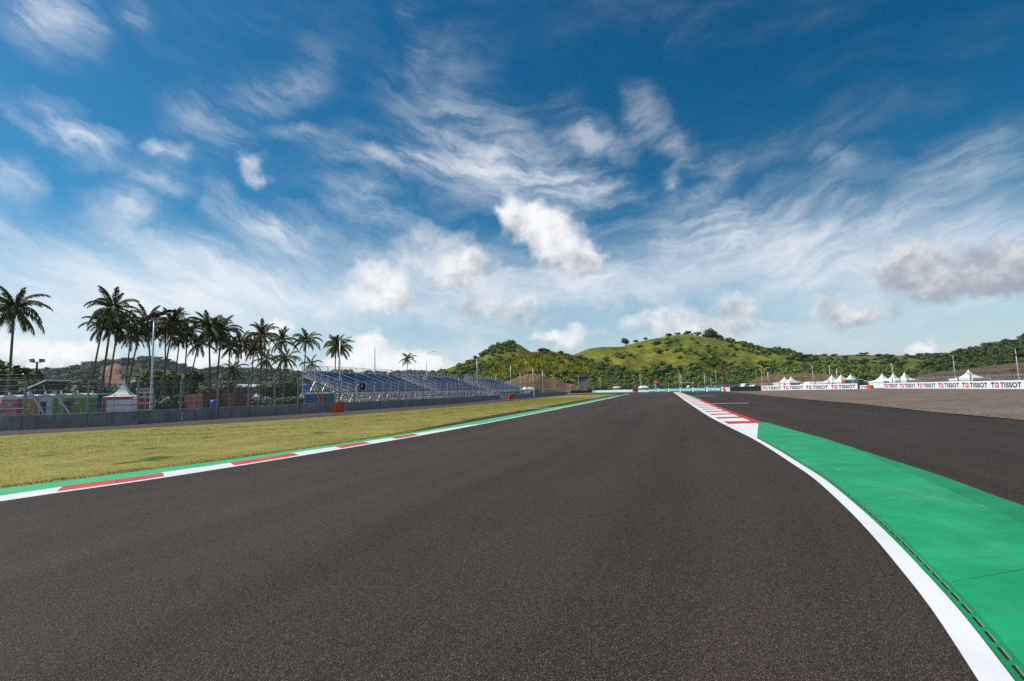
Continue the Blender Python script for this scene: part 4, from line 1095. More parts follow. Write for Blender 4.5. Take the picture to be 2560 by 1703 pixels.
# stall behind
q = P(248, 1000, 62); t = thing('food_stall', 'small open stall with white flat roof under the leaning palms', 'stall', (q[0], 62, 0), R(15))
MB().box(-1.3, 1.3, -1, 1, 2.6, 2.75).build('roof', M['white_fabric'], t)
for sx in (-1.2, 1.2):
    for sy in (-.9, .9): MB().box(sx - .05, sx + .05, sy - .05, sy + .05, 0, 2.6).build('post', M['dark_steel'], t)
MB().box(-1.1, 1.1, -.8, -.3, 0, 1.0).build('counter', M['building_grey'], t)
for k, mk in enumerate(('white_fabric', 'blue_plastic', 'white_fabric')): MB().box(-.9 + k * .65, -.45 + k * .65, -.28, -.2, 1.1, 2.2).build('hanging_cloth', M[mk], t)

# ---- rusty containers
def container(label, px, Y, w, d, h, rotz):
    q = P(px, 1000, Y); t = thing('shipping_container', label, 'container', (q[0], Y, 0), rotz, 'containers behind the left fence'); b = MB()
    b.box(-w / 2, w / 2, -d / 2, d / 2, .12, h)
    for k in range(int(w / .3)):
        x = -w / 2 + .15 + k * .3; b.box(x, x + .14, -d / 2 - .03, -d / 2 - .001, .2, h - .1)
    for k in range(int(d / .3)):
        y_ = -d / 2 + .15 + k * .3; b.box(-w / 2 - .03, -w / 2 - .001, y_, y_ + .14, .2, h - .1)
    b.build('body', M['container_rust'], t)
    for sx in (-1, 1):
        for sy in (-1, 1): MB().box(sx * w / 2 - .07, sx * w / 2 + .07, sy * d / 2 - .07, sy * d / 2 + .07, 0, h + .03).build('corner_post', M['container_rust'], t)
    return t
container('rust-brown container on the left with its end lit by the sun', 512, 64, 4.0, 2.6, 2.3, R(-32))
container('rust-brown container on the right, behind the blue drum', 565, 65, 4.4, 2.6, 2.35, R(-12))
q = P(536.5, 1000, 60); t = thing('water_drum', 'blue drum standing between the two rust-brown containers', 'drum', (q[0], 60, 0))
MB().tube([(0, 0, 0), (0, 0, .05), (0, 0, .5), (0, 0, .55), (0, 0, 1.0), (0, 0, 1.05), (0, 0, 1.55)], [.40, .42, .42, .44, .42, .44, .42], 14).build('barrel', M['blue_plastic'], t, smooth=True)
MB().tube([(0, 0, 1.55), (0, 0, 1.62)], .2, 10).build('lid', M['blue_plastic'], t)

# ---- long low buildings with pale roofs far behind
def long_building(label, p0, p1, Y0, Y1, eave_py, h, bays):
    a, b = P(p0, eave_py, Y0), P(p1, eave_py, Y1); v = b[:2] - a[:2]; L = np.linalg.norm(v)
    t = thing('long_building', label, 'building', (a[0], a[1], 0), math.atan2(v[1], v[0])); h = float(a[2])
    MB().box(0, L, .5, 14, 0, h - .6).build('wall', M['building_grey'], t)
    MB().hexa([(-.6, -.9, h - .6), (L + .6, -.9, h - .6), (L + .6, 15, h - .6), (-.6, 15, h - .6)], [(-.6, -.9, h - .25), (L + .6, -.9, h - .25), (L + .6, 15, h + 1.2), (-.6, 15, h + 1.2)]).build('roof', M['building_white'], t)
    MB().box(0, L, -.4, .5, h * .5, h * .5 + .25).build('balcony', M['building_white'], t)
    for k in range(bays):
        x = L * (k + .12) / bays; MB().box(x, x + L / bays * .76, .44, .499, h * .56, h - 1.0).build('window', M['glass_dark'], t)
        MB().box(x, x + L / bays * .76, .44, .499, .3, h * .45).build('window', M['glass_dark'], t)
long_building('long white-roofed pit building seen between the left palm trunks', 452, 680, 190, 215, 967, 7, 14)
long_building('lower grey shed with pale roof left of the pit building', 425, 530, 120, 128, 981, 4, 8)

tips = [(642, 977), (656, 977), (669, 979), (713, 979), (721, 977), (731, 977), (743, 976.5), (755, 978)]
for k, (x_, y_) in enumerate(tips):
    q = P(x_, y_, 150 + (k % 3) * 3); pagoda(f'tiny white pagoda tent, {ORD[k]} from the left in the far row behind the fence', (q[0], q[1]), 2.0, float(q[2]) - 1.7, float(q[2]), R(10), grp='far row of small white tents', open_front=True)

# ================================================================== grandstands
def grandstand(label, back_l, back_r, depth, zf, zb, rows_, sec):
    bl, br = np.array(back_l, float), np.array(back_r, float); v = br - bl; L = float(np.linalg.norm(v)); ang = math.atan2(v[1], v[0])
    t = thing('grandstand', label, 'grandstand', (*bl, 0), ang)             # local x along the back, -y towards the track
    dz = (zb - zf) / (rows_ - 1); dy = depth / (rows_ - 1)
    aisles = [L * (k + 1) / sec for k in range(sec - 1)]
    inaisle = lambda x: any(abs(x - a) < .55 for a in aisles)
    for r_ in range(rows_):
        z = zf + dz * r_; y_ = -depth + dy * r_; mb = MB(); x = .7
        while x < L - .7:
            if not inaisle(x):
                mb.box(x - .20, x + .20, y_ - .02, y_ + .36, z + .38, z + .42); mb.hexa([(x - .20, y_ + .34, z + .40), (x + .20, y_ + .34, z + .40), (x + .20, y_ + .39, z + .40), (x - .20, y_ + .39, z + .40)], [(x - .18, y_ + .42, z + .76), (x + .18, y_ + .42, z + .76), (x + .18, y_ + .46, z + .76), (x - .18, y_ + .46, z + .76)])
            x += .52
        so = mb.build('seat_row', M['seat_blue'], t); so['kind'] = 'stuff'
        MB().box(0, L, y_ - .1, y_ + dy - .12, z - .05, z).box(.2, L - .2, y_ + .10, y_ + .16, z, z + .38).build('deck_board', M['pale_steel'], t)
    for a in aisles:
        st = MB()
        for r_ in range(rows_ * 2):
            z = zf + dz * r_ / 2; y_ = -depth + dy * r_ / 2; st.box(a - .5, a + .5, y_ - .05, y_ + .3, z + .02, z + dz / 2 + .03)
        st.build('aisle_steps', M['pale_steel'], t)
        MB().beam((a, -depth, zf + 1.0), (a, 0, zb + 1.0), .05).build('aisle_rail', M['pale_steel'], t)
    # guard rails with mesh: back, sides, front
    def rail(p, q, n, top=1.5, name='guard_rail'):
        g = MB(); p, q = np.array(p, float), np.array(q, float)
        for k in range(n + 1): c_ = p + (q - p) * k / n; g.beam(c_, c_ + [0, 0, top], .07)
        for f_ in (.08, .5, 1.0): g.beam(p + [0, 0, top * f_], q + [0, 0, top * f_], .045)
        g.build(name, M['pale_steel'], t)
        uv_quad('rail_mesh', [p + [0, 0, .05], q + [0, 0, .05], q + [0, 0, top], p + [0, 0, top]], M['guard_mesh'], t)
    rail((0, .7, zb + .2), (L, .7, zb + .2), max(6, int(L / 1.8)), 1.55)
    rail((0, -depth - .6, zf), (0, .7, zb + .2), 8, 1.25); rail((L, -depth - .6, zf), (L, .7, zb + .2), 8, 1.25)
    rail((0, -depth - .8, zf - .25), (L, -depth - .8, zf - .25), max(6, int(L / 2)), 2.1)
    # scaffold below: standards, ledgers, diagonal braces
    nx, ny = max(5, int(L / 2.4)), 5
    for i in range(nx + 1):
        s_ = MB(); x = L * i / nx
        for j in range(ny + 1):
            y_ = -depth + (depth + .6) * j / ny; zt = zf + (zb - zf) * (y_ + depth) / depth - .12; s_.beam((x, y_, 0), (x, y_, zt), .06)
            if j < ny:
                y2 = -depth + (depth + .6) * (j + 1) / ny; z2 = zf + (zb - zf) * (y2 + depth) / depth - .12
                s_.beam((x, y_, .15), (x, y2, z2 * .8), .05); s_.beam((x, y_, zt), (x, y2, z2), .09)
                for zz in (1.0, 2.0, 3.0):
                    if zz < zt: s_.beam((x, y_, zz), (x, y2, zz), .05)
        s_.build('scaffold_frame', M['pale_steel'], t)
    s_ = MB()
    for i in range(nx):
        x0, x1 = L * i / nx, L * (i + 1) / nx
        for y_, zt in ((-depth, zf - .12), (.6, zb - .1)):
            s_.beam((x0, y_, .15), (x1, y_, zt * .9), .05); s_.beam((x1, y_, .15), (x0, y_, zt * .9), .05); s_.beam((x0, y_, zt * .5), (x1, y_, zt * .5), .05)
    s_.build('scaffold_bracing', M['pale_steel'], t)
    MB().box(-.3, L + .3, -depth - .3, .8, 0, .12).build('sole_boards', M['white_plastic'], t)
    return t
def P2(px, py, Y): q = P(px, py, Y); return (q[0], q[1])
grandstand('nearest grandstand with blue seats, behind the wall in the middle left', (-30.3, 75), (-22.4, 97.5), 8.0, 1.75, 4.55, 12, 4)
grandstand('second grandstand with blue seats, between the nearest and the far one', (-20.9, 98.8), (-14.1, 125.5), 8.0, 1.75, 4.55, 12, 4)
grandstand('third and farthest grandstand with blue seats, in front of the hill', (-11.8, 129), (-5.0, 150), 8.0, 1.75, 4.5, 12, 3)
# barrels of colour under the first stand
for k, (px, col, nm) in enumerate(((771, 'blue_plastic', 'blue'), (782, 'blue_plastic', 'blue'), (801, 'red_plastic', 'red'), (809, 'red_plastic', 'red'), (818, 'teal_plastic', 'dark green'), (827, 'teal_plastic', 'dark green'))):
    lab = f'{nm} portable toilet under the scaffold of the nearest grandstand, ' + ('left one' if k % 2 == 0 else 'right one') + ' of its colour'
    q = P(px, 1000, 69.5 - (k % 2) * .3); t = thing('portable_toilet', lab, 'portable toilet', (q[0], q[1], 0), R(15), 'portable toilets under the grandstand')
    MB().box(-.5, .5, -.5, .5, 0, 1.95).build('body', M[col], t); MB().box(-.4, .4, -.525, -.501, .15, 1.85).build('door', M[col], t)
    MB().hexa([(-.55, -.55, 1.951), (.55, -.55, 1.951), (.55, .55, 1.951), (-.55, .55, 1.951)], [(-.3, -.5, 2.2), (.3, -.5, 2.2), (.3, .5, 2.2), (-.3, .5, 2.2)]).build('roof', M['white_plastic'], t)
q = P(766, 968, 71); t = thing('water_tank', 'small blue water tank on a stand left of the nearest grandstand', 'tank', (q[0], q[1], 0))
zt = float(q[2]); MB().tube([(0, 0, zt - .4), (0, 0, zt + .3), (0, 0, zt + .42)], [.42, .42, .25], 12).build('tank', M['blue_plastic'], t)
for sx in (-.35, .35):
    for sy in (-.35, .35): MB().box(sx - .04, sx + .04, sy - .04, sy + .04, 0, zt - .4).build('leg', M['pale_steel'], t)
q = P(1062, 949, 104); t = thing('sound_box', 'pale blue box on the rear rail of the second grandstand', 'box', (q[0], q[1], 0), R(75)); z = float(q[2])
MB().box(-.55, .55, -.25, .25, z - .55, z + .55).build('case', M['pale_cyan_vinyl'], t); MB().box(-.06, .06, .0, .12, 0, z - .55).build('mount', M['steel'], t)

# ---- light panel on the fence
q = P(890, 1004, 62.0); base = wall_pt(890)
t = thing('light_panel', 'black signal light panel with white face on an arm above the wall', 'light panel', (base[0] - .25, base[1], 0), R(0)); Yb = base[1]
def lpl(px, py): w_ = P(px, py, Yb); return (w_[0] - base[0] + .25, 0, w_[2])
MB().tube([(*lpl(892, 1004)[:2], .9), lpl(892, 970), lpl(895, 962), lpl(902, 960), lpl(908, 960)], .05, 8).build('arm', M['pale_steel'], t)
x0, _, z1 = lpl(902, 959); x1, _, z0 = lpl(912, 973)
MB().box(x0, x1 + .03, .05, .22, z0, z1).box(x0 - .03, x0 + .02, -.18, .06, z0 - .02, z1 + .02).box(x1, x1 + .05, -.18, .06, z0 - .02, z1 + .02).box(x0, x1, -.18, .06, z1, z1 + .03).box(x0, x1, -.18, .06, z0 - .03, z0).build('housing', M['black'], t)
MB().box(x0 + .05, x0 + .19, .02, .049, z0 + .18, z1 - .16).build('lit_face', M['screen_white'], t)

# ---- antenna masts
def mast(label, px, py_top, Y):
    q = P(px, py_top, Y); t = thing('antenna_mast', label, 'mast', (q[0], q[1], 0)); h = float(q[2]); m_ = MB()
    for k in range(3):
        a = 2 * math.pi * k / 3; b = 2 * math.pi * (k + 1) / 3; r_ = .55
        m_.beam((r_ * math.cos(a), r_ * math.sin(a), 0), (.2 * math.cos(a), .2 * math.sin(a), h * .93), .13)
        for j in range(24):
            z0, z1 = h * .93 * j / 24, h * .93 * (j + 1) / 24; r0, r1 = r_ - .35 * j / 24, r_ - .35 * (j + 1) / 24
            m_.beam((r0 * math.cos(a), r0 * math.sin(a), z0), (r1 * math.cos(b), r1 * math.sin(b), z1), .07)
    m_.build('lattice', M['steel'], t)
    MB().tube([(0, 0, h * .93), (0, 0, h)], [.08, .04], 6).build('spire', M['steel'], t)
    for k in range(4): MB().tube([(.35, .2, h * (.35 + .12 * k)), (.35, .2, h * (.35 + .12 * k) + 1.4)], .16, 6).build('antenna', M['white_plastic'], t)
mast('tall thin lattice antenna mast behind the nearest grandstand', 937, 860, 420)
mast('faint thin mast on the skyline right of the leaning palms', 821, 913, 700)

# ================================================================== palms
def frond_mesh(name, e0, droop, n=34, L=4.6, seed=0):
    """one feather leaf along +x: arched rib, leaflets hanging on both sides"""
    r_ = np.random.default_rng(seed); mb = MB(); pts = []; x = z = 0.0; ang = e0; ds = L / n
    for i in range(n + 1):
        pts.append((x, 0.0, z)); x += math.cos(ang) * ds; z += math.sin(ang) * ds; ang -= droop / n * (0.5 + 1.2 * i / n)
    mb.tube(pts[::3], [.05 * (1 - .85 * i / (len(pts[::3]) - 1)) for i in range(len(pts[::3]))], 4, 1, cap=False)
    for i in range(3, n + 1):
        f_ = i / n; p = Vector(pts[i]); d = (Vector(pts[i]) - Vector(pts[i - 1])).normalized(); up = Vector((0, 1, 0)).cross(d) * -1
        ll = .95 * math.sin(math.pi * (0.12 + .80 * f_)) ** .7 + .12
        for s_ in (-1, 1):
            sweep = R(48 + r_.normal(0, 6)) * (1 - .35 * f_); hang = R(28 + 26 * r_.random())
            side = Vector((0, s_, 0)) * math.cos(hang) - up.normalized() * math.sin(hang) * 1.0
            v = (d * math.cos(sweep) + side * math.sin(sweep)).normalized() * ll * r_.uniform(.8, 1.1)
            w_ = d * (.105 + .03 * r_.random()); tip = p + v + Vector((0, 0, -.20 * ll)); midp = p + v * .55
            mb.poly([p - w_ * .5, p + w_ * .5, midp + w_ * .6, midp - w_ * .6]); mb.poly([midp - w_ * .6, midp + w_ * .6, tip])
    return mb.mesh(name, [M['palm_leaf'], M['palm_leaf_old']])
FR = [frond_mesh('frond', R(78), R(50), seed=1, L=3.6), frond_mesh('frond', R(58), R(85), seed=2), frond_mesh('frond', R(36), R(88), seed=3), frond_mesh('frond', R(14), R(78), seed=4), frond_mesh('frond', R(-12), R(62), seed=5), frond_mesh('frond', R(-42), R(38), seed=6, L=3.9)]
nut = MB(); 
for k in range(7):
    a = k * 2.4; c_ = Vector((.32 * math.cos(a), .32 * math.sin(a), -.35 - .12 * (k % 3)))
    nut.tube([c_ + Vector((0, 0, .16)), c_ + Vector((0, 0, .07)), c_ - Vector((0, 0, .07)), c_ - Vector((0, 0, .16))], [.05, .13, .13, .04], 6)
NUT = nut.mesh('coconuts', M['coconut'], True)

def palm(label, crown, foot, Y, size=1.0, nfr=23, seed=0, bend=0.0):
    r_ = random.Random(seed); cpt = P(*crown, Y); fpt_ = P(*foot, Y)
    k = (cpt[2] - 0) / (cpt[2] - fpt_[2]); fx = cpt[0] + (fpt_[0] - cpt[0]) * k
    dy = r_.uniform(-.8, .8)
    t = thing('palm_tree', label, 'palm tree', (fx, Y + dy, 0), 0, 'coconut palms behind the left fence')
    h = float(cpt[2]); dx = float(cpt[0] - fx)
    path = []
    for i in range(9):
        u = i / 8; path.append((dx * (u ** (1.25 + bend)) if True else 0, -dy * u, h * u))
    rad = [.20, .155, .135, .125, .115, .11, .105, .10, .115]
    MB().tube(path, [q * size for q in rad], 9).build('trunk', M['palm_bark'], t, smooth=True)
    link('coconuts', NUT, t, loc=path[-1], scale=size)
    az = r_.random() * 6.28; age = r_.uniform(.62, 1.05); nfr += r_.randint(-4, 3); dead = r_.uniform(.15, .65)
    for i in range(nfr):
        u = (i / (nfr - 1)) ** age; e = min(5, int(u * 6 + r_.uniform(-.35, .35))) if u > 0 else 0; e = max(0, e)
        az += 2.39996
        old = (e >= 4 and r_.random() < dead)
        o = link('frond', FR[e], t, loc=(path[-1][0], path[-1][1], h - .05), rot=(r_.uniform(-.12, .12), r_.uniform(-.14, .14), az + r_.uniform(-.2, .2)), scale=size * r_.uniform(.58, .80))
        if old: o.material_slots[0].link = 'OBJECT'; o.material_slots[0].material = M['palm_leaf_old']
    return t
PALMS = [  # crown px, trunk px lower down, distance, size, label
    ((36, 768), (27, 985), 57, 1.12, 'tall coconut palm standing alone at the left edge above the toilets'),
    ((284, 770), (262, 954), 67, 1.15, 'tallest coconut palm of the left clump, above the leaning trunks'),
    ((258, 812), (222, 995), 68, 1.0, 'coconut palm whose pale trunk leans far left over the fence'),
    ((296, 812), (270, 968), 70, 1.0, 'coconut palm tucked right behind the tallest one of the left clump'),
    ((328, 836), (317, 956), 76, .9, 'low coconut palm above the pagoda tent, left of the solar lamp'),
    ((352, 818), (325, 973), 74, 1.0, 'coconut palm with trunk leaning left beside the solar lamp post'),
    ((369, 802), (377, 970), 72, 1.0, 'coconut palm directly behind the solar lamp post'),
    ((414, 822), (411, 956), 76, .95, 'straight coconut palm just right of the solar lamp post'),
    ((434, 806), (409, 963), 74, 1.05, 'coconut palm with upright spear fronds, trunk slanting left'),
    ((450, 842), (436, 975), 80, .85, 'low coconut palm in front of the right shoulder of the wooded hill'),
    ((469, 828), (463, 970), 78, .95, 'coconut palm left of the dense twin crowns'),
    ((497, 856), (477, 975), 78, .85, 'coconut palm with trunk slanting left over the container'),
    ((522, 815), (520, 970), 75, 1.1, 'straight coconut palm, left one of the dense twin crowns'),
    ((553, 826), (545, 956), 77, 1.1, 'straight coconut palm, right one of the dense twin crowns'),
    ((575, 866), (570, 975), 84, .85, 'coconut palm with sparse drooping crown right of the twins'),
    ((601, 858), (590, 981), 84, .9, 'thin coconut palm with sparse crown, left of the middle pair'),
    ((584, 922), (578, 985), 96, .8, 'low coconut palm below the sparse crowns, in front of the hill'),
    ((655, 836), (648, 981), 84, 1.05, 'tall coconut palm, higher one of the middle pair'),
    ((635, 866), (630, 975), 88, .95, 'coconut palm, lower left one of the middle pair'),
    ((666, 898), (663, 981), 96, .85, 'low coconut palm under the middle pair'),
    ((705, 850), (696, 981), 88, 1.0, 'tall coconut palm with pale slanted trunk over the far white tents'),
    ((715, 894), (710, 964), 98, .95, 'low coconut palm right of the pale slanted trunk'),
    ((766, 850), (758, 985), 90, .95, 'tall coconut palm at the left corner of the nearest grandstand'),
    ((777, 908), (772, 950), 112, .85, 'low coconut palm behind the corner of the nearest grandstand'),
    ((840, 862), (837, 945), 106, 1.02, 'coconut palm behind the grandstand, left of a close pair'),
    ((849, 868), (848, 945), 108, 1.0, 'coconut palm behind the grandstand, right of a close pair'),
    ((1019, 897), (1018, 960), 146, .85, 'lone coconut palm between the first and second grandstands'),
]
for i, (c_, f_, Y, sz, lab) in enumerate(PALMS): palm(lab, c_, f_, Y, sz, 30 if sz > 1 else 25 if sz > .87 else 21, seed=i + 3)

# ================================================================== leafy trees
def ico_core(r_, n=1):
    t = (1 + 5 ** .5) / 2
    v = np.array([(-1, t, 0), (1, t, 0), (-1, -t, 0), (1, -t, 0), (0, -1, t), (0, 1, t), (0, -1, -t), (0, 1, -t), (t, 0, -1), (t, 0, 1), (-t, 0, -1), (-t, 0, 1)], float); v /= np.linalg.norm(v[0])
    f_ = [(0, 11, 5), (0, 5, 1), (0, 1, 7), (0, 7, 10), (0, 10, 11), (1, 5, 9), (5, 11, 4), (11, 10, 2), (10, 7, 6), (7, 1, 8), (3, 9, 4), (3, 4, 2), (3, 2, 6), (3, 6, 8), (3, 8, 9), (4, 9, 5), (2, 4, 11), (6, 2, 10), (8, 6, 7), (9, 8, 1)]
    return v, np.array(f_)
def clump(seed, lobes=5, cards=26, card=.34, flat=.75):
    """crown of several leafy lobes, radius about 1, standing on z = 0"""
    g = np.random.default_rng(seed); V, T = [], []; base = 0; cv, cf = ico_core(1)
    for l in range(lobes):
        if l == 0: c_, r_ = np.array([0, 0, .72]), .68
        else:
            a = g.random() * 6.28; q = g.uniform(.35, .65); c_ = np.array([q * math.cos(a), q * math.sin(a), g.uniform(.40, 1.10)]); r_ = g.uniform(.34, .55)
        v = cv * (r_ * .74) * g.uniform(.85, 1.1, (12, 1)) + c_; v[:, 2] = np.maximum(v[:, 2], 0.0); V.append(v); T.append(cf + base); base += 12
        n = cards
        d = g.normal(0, 1, (n, 3)); d /= np.linalg.norm(d, axis=1)[:, None]; d[:, 2] = np.where(d[:, 2] < -.4, -d[:, 2], d[:, 2])
        p = c_ + d * r_ * g.uniform(.78, 1.08, (n, 1)); p[:, 2] = np.maximum(p[:, 2] * 1.0, .02)
        a = np.cross(d, g.normal(0, 1, (n, 3))); a /= np.linalg.norm(a, axis=1)[:, None] + 1e-6; b = np.cross(d + g.normal(0, .5, (n, 3)), a); b /= np.linalg.norm(b, axis=1)[:, None] + 1e-6
        s_ = card * g.uniform(.5, 1.1, (n, 1))
        q = np.stack([p - a * s_ * .5, p + a * s_ * .5, p + b * s_], 1).reshape(-1, 3); V.append(q); T.append(np.arange(n * 3).reshape(n, 3) + base); base += n * 3
    V = np.vstack(V); V[:, 2] *= flat; return V, np.vstack(T)
CL_LOW = [clump(s, 4, 16, .42) for s in range(6)]
CL_HI = [clump(20 + s, 9, 90, .22, .85) for s in range(4)]

def scatter(name, label, items, mat_, variants=CL_LOW, kind='stuff', parent=None):
    """many crowns joined into one mass: items = (x, y, z, radius, height factor)"""
    Vs, Ts, base = [], [], 0
    for i, (x, y, z, r_, hf) in enumerate(items):
        v, t_ = variants[i % len(variants)]; a = (i * 2.399) % 6.283; c_, s_ = math.cos(a), math.sin(a)
        q = np.stack([(v[:, 0] * c_ - v[:, 1] * s_) * r_ + x, (v[:, 0] * s_ + v[:, 1] * c_) * r_ + y, v[:, 2] * r_ * hf + z - .12 * r_], 1)
        Vs.append(q); Ts.append(t_ + base); base += len(v)
    me = fast_mesh(name, np.vstack(Vs), np.vstack(Ts), mat_)
    return tag(link(name, me, parent), label, 'vegetation', kind=kind)

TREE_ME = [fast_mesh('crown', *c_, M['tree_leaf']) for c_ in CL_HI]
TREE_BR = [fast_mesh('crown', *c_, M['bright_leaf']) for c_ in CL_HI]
def tree(label, x, y, z, r_, h, seed=0, bright=False, cat='tree', grp=None, trunk=.35):
    t = thing('leafy_tree', label, cat, (x, y, z), 0, grp); th = h * trunk; mb = MB()
    mb.tube([(0, 0, -.8), (r_ * .03, 0, th * .6), (r_ * .05, 0, th + r_ * .3)], [r_ * .085, r_ * .06, r_ * .04], 6)
    for k in range(4):
        a = k * 1.7 + seed; mb.tube([(r_ * .03, 0, th * .7), (math.cos(a) * r_ * .45, math.sin(a) * r_ * .45, th + r_ * .35)], [r_ * .045, r_ * .02], 5)
    mb.build('trunk', M['bark'], t)
    link('crown', (TREE_BR if bright else TREE_ME)[seed % 4], t, loc=(0, 0, th * .75), rot=(0, 0, seed * 1.3), scale=(r_, r_, (h - th * .75) / 1.35))
    return t
def tree_px(label, px, py_top, Y, r_, seed, bright=False, trunk=.3):
    q = P(px, py_top, Y); tree(label, q[0], Y, 0, r_, float(q[2]), seed, bright, trunk=trunk)
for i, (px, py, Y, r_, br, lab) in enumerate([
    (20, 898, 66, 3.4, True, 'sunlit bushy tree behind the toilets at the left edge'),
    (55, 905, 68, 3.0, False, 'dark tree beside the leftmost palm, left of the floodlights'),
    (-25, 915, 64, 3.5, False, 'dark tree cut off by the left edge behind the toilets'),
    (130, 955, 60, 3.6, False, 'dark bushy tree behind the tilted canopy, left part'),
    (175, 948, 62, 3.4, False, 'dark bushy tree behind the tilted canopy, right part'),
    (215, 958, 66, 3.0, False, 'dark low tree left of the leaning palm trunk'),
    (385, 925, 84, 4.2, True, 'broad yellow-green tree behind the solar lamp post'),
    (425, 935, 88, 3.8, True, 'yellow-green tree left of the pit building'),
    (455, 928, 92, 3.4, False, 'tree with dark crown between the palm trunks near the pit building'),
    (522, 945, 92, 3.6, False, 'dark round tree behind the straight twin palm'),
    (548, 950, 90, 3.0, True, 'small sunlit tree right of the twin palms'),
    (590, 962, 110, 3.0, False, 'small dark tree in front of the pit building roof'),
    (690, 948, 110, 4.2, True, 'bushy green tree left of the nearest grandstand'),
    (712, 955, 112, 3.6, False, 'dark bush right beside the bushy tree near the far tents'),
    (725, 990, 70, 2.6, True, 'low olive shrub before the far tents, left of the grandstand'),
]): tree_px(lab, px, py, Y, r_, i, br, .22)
# dark hedge mass between palms and buildings
it = []
for k in range(150):
    px = random.uniform(-60, 470); Y = random.uniform(70, 100); q = P(px, 985, Y); it.append((q[0], Y, 0, random.uniform(1.6, 3.0), random.uniform(.7, 1.1)))
for k in range(60):
    px = random.uniform(470, 760); Y = random.uniform(105, 140); q = P(px, 985, Y); it.append((q[0], Y, 0, random.uniform(1.2, 2.4), random.uniform(.6, .9)))
scatter('undergrowth', 'dark undergrowth filling the ground below the left palms', it, M['tree_leaf'])

# ================================================================== hills
def fbm(x, y, s=1.0, o=4, seed=0):
    """cheap smooth value noise for terrain"""
    out = np.zeros_like(x, float); amp = 1.0; tot = 0
    for k in range(o):
        f_ = s * 2 ** k; xi, yi = np.floor(x * f_), np.floor(y * f_); fx, fy = x * f_ - xi, y * f_ - yi
        h = lambda a, b: np.modf(np.abs(np.sin(a * 127.1 + b * 311.7 + seed * 17.3 + k * 5.1) * 43758.5453))[0]
        u, v = fx * fx * (3 - 2 * fx), fy * fy * (3 - 2 * fy)
        out += amp * ((h(xi, yi) * (1 - u) + h(xi + 1, yi) * u) * (1 - v) + (h(xi, yi + 1) * (1 - u) + h(xi + 1, yi + 1) * u) * v - .5); tot += amp; amp *= .5
    return out / tot
class Hill:
    def __init__(s, name, label, crest, Yc, foot, back, mat_, nx=150, nv=60, rough=1.0, ridge=0.0, pw=1.0, trim=0.0):
        px = np.array([c_[0] for c_ in crest], float); py = np.array([c_[1] for c_ in crest], float)
        xs = np.linspace(px[0], px[-1], nx)
        # smooth the skyline a little
        ys = np.interp(xs, px, py); kern = np.array([1, 2, 3, 2, 1.]); ys = np.convolve(np.pad(ys, 2, mode='edge'), kern / kern.sum(), 'valid') + trim
        yc = np.interp(xs, px, Yc) if hasattr(Yc, '__len__') else np.full(nx, float(Yc)); s.yc = yc; s.pxs = xs
        W = np.array([P(a, b, c_) for a, b, c_ in zip(xs, ys, yc)]); s.crest = W
        foot = np.interp(xs, px, foot) if hasattr(foot, '__len__') else np.full(nx, float(foot)); 
        vs = np.concatenate([np.linspace(0, 1, nv), 1 + np.linspace(0, 1, 14)[1:]])
        X = np.zeros((len(vs), nx)); Yy = X.copy(); Z = X.copy()
        for j, v in enumerate(vs):
            if v <= 1:
                y_ = foot + (yc - foot) * v; prof = v ** pw * (1 - .0) ; prof = .55 * prof + .45 * (3 * v * v - 2 * v ** 3)
            else:
                y_ = yc + (back - yc) * (v - 1); prof = 1 - (3 * (v - 1) ** 2 - 2 * (v - 1) ** 3)
            X[j] = W[:, 0] * (y_ / yc) ** .35; Yy[j] = y_; Z[j] = W[:, 2] * prof
            damp = np.clip(min(v, 1) * (1 - min(v, 1)) * 4, 0, 1) if v <= 1 else .3
            Z[j] += damp * (fbm(X[j], Yy[j], .012, 4, 1) * 9 * rough + fbm(X[j], Yy[j], .05, 4, 2) * 2.2 * rough)
            if ridge: Z[j] += damp * ridge * (np.abs(fbm((X[j] * .85 - Yy[j] * .40), (X[j] * .40 + Yy[j] * .85) * .18, .026, 3, 3)) * -9 + 1)
        Z[0] = -1.5
        s.X, s.Y, s.Z, s.nv = X, Yy, Z, nv
        V = np.stack([X.ravel(), Yy.ravel(), Z.ravel()], 1); n = nx; idx = np.arange((len(vs) - 1) * (n - 1)); j, i = np.divmod(idx, n - 1)
        a, b, c_, d_ = j * n + i, j * n + i + 1, (j + 1) * n + i + 1, (j + 1) * n + i
        T = np.vstack([np.stack([a, b, c_], 1), np.stack([a, c_, d_], 1)])
        s.me = fast_mesh(name, V, T, mat_, True); s.ob = tag(link(name, s.me), label, 'hill', kind='structure')
        s.bvh = BVHTree.FromPolygons([Vector(v) for v in V], [tuple(int(q) for q in t_) for t_ in T])
    def sample(s, n, v0, v1, p0=0.0, p1=1.0, seed=0, dens=None):
        g = np.random.default_rng(seed); out = []
        while len(out) < n:
            v = g.uniform(v0, v1); u = g.uniform(p0, p1); i = u * (s.X.shape[1] - 1.001); j = v * (s.nv - 1.001); i0, j0 = int(i), int(j); fi, fj = i - i0, j - j0
            f_ = lambda A: (A[j0, i0] * (1 - fi) + A[j0, i0 + 1] * fi) * (1 - fj) + (A[j0 + 1, i0] * (1 - fi) + A[j0 + 1, i0 + 1] * fi) * fj
            x, y, z = f_(s.X), f_(s.Y), f_(s.Z)
            if dens is not None and g.random() > dens(u, v, x, y): continue
            out.append((x, y, z, u, v))
        return out
    def hit(s, px, py):
        d = Vector(D(px, py)).normalized(); h = s.bvh.ray_cast(Vector((0, 0, CAM_H)), d); return h[0]
    def top(s, px):
        i = np.interp(px, s.pxs, np.arange(len(s.pxs))); return np.array([np.interp(i, np.arange(len(s.pxs)), s.crest[:, k]) for k in range(3)])

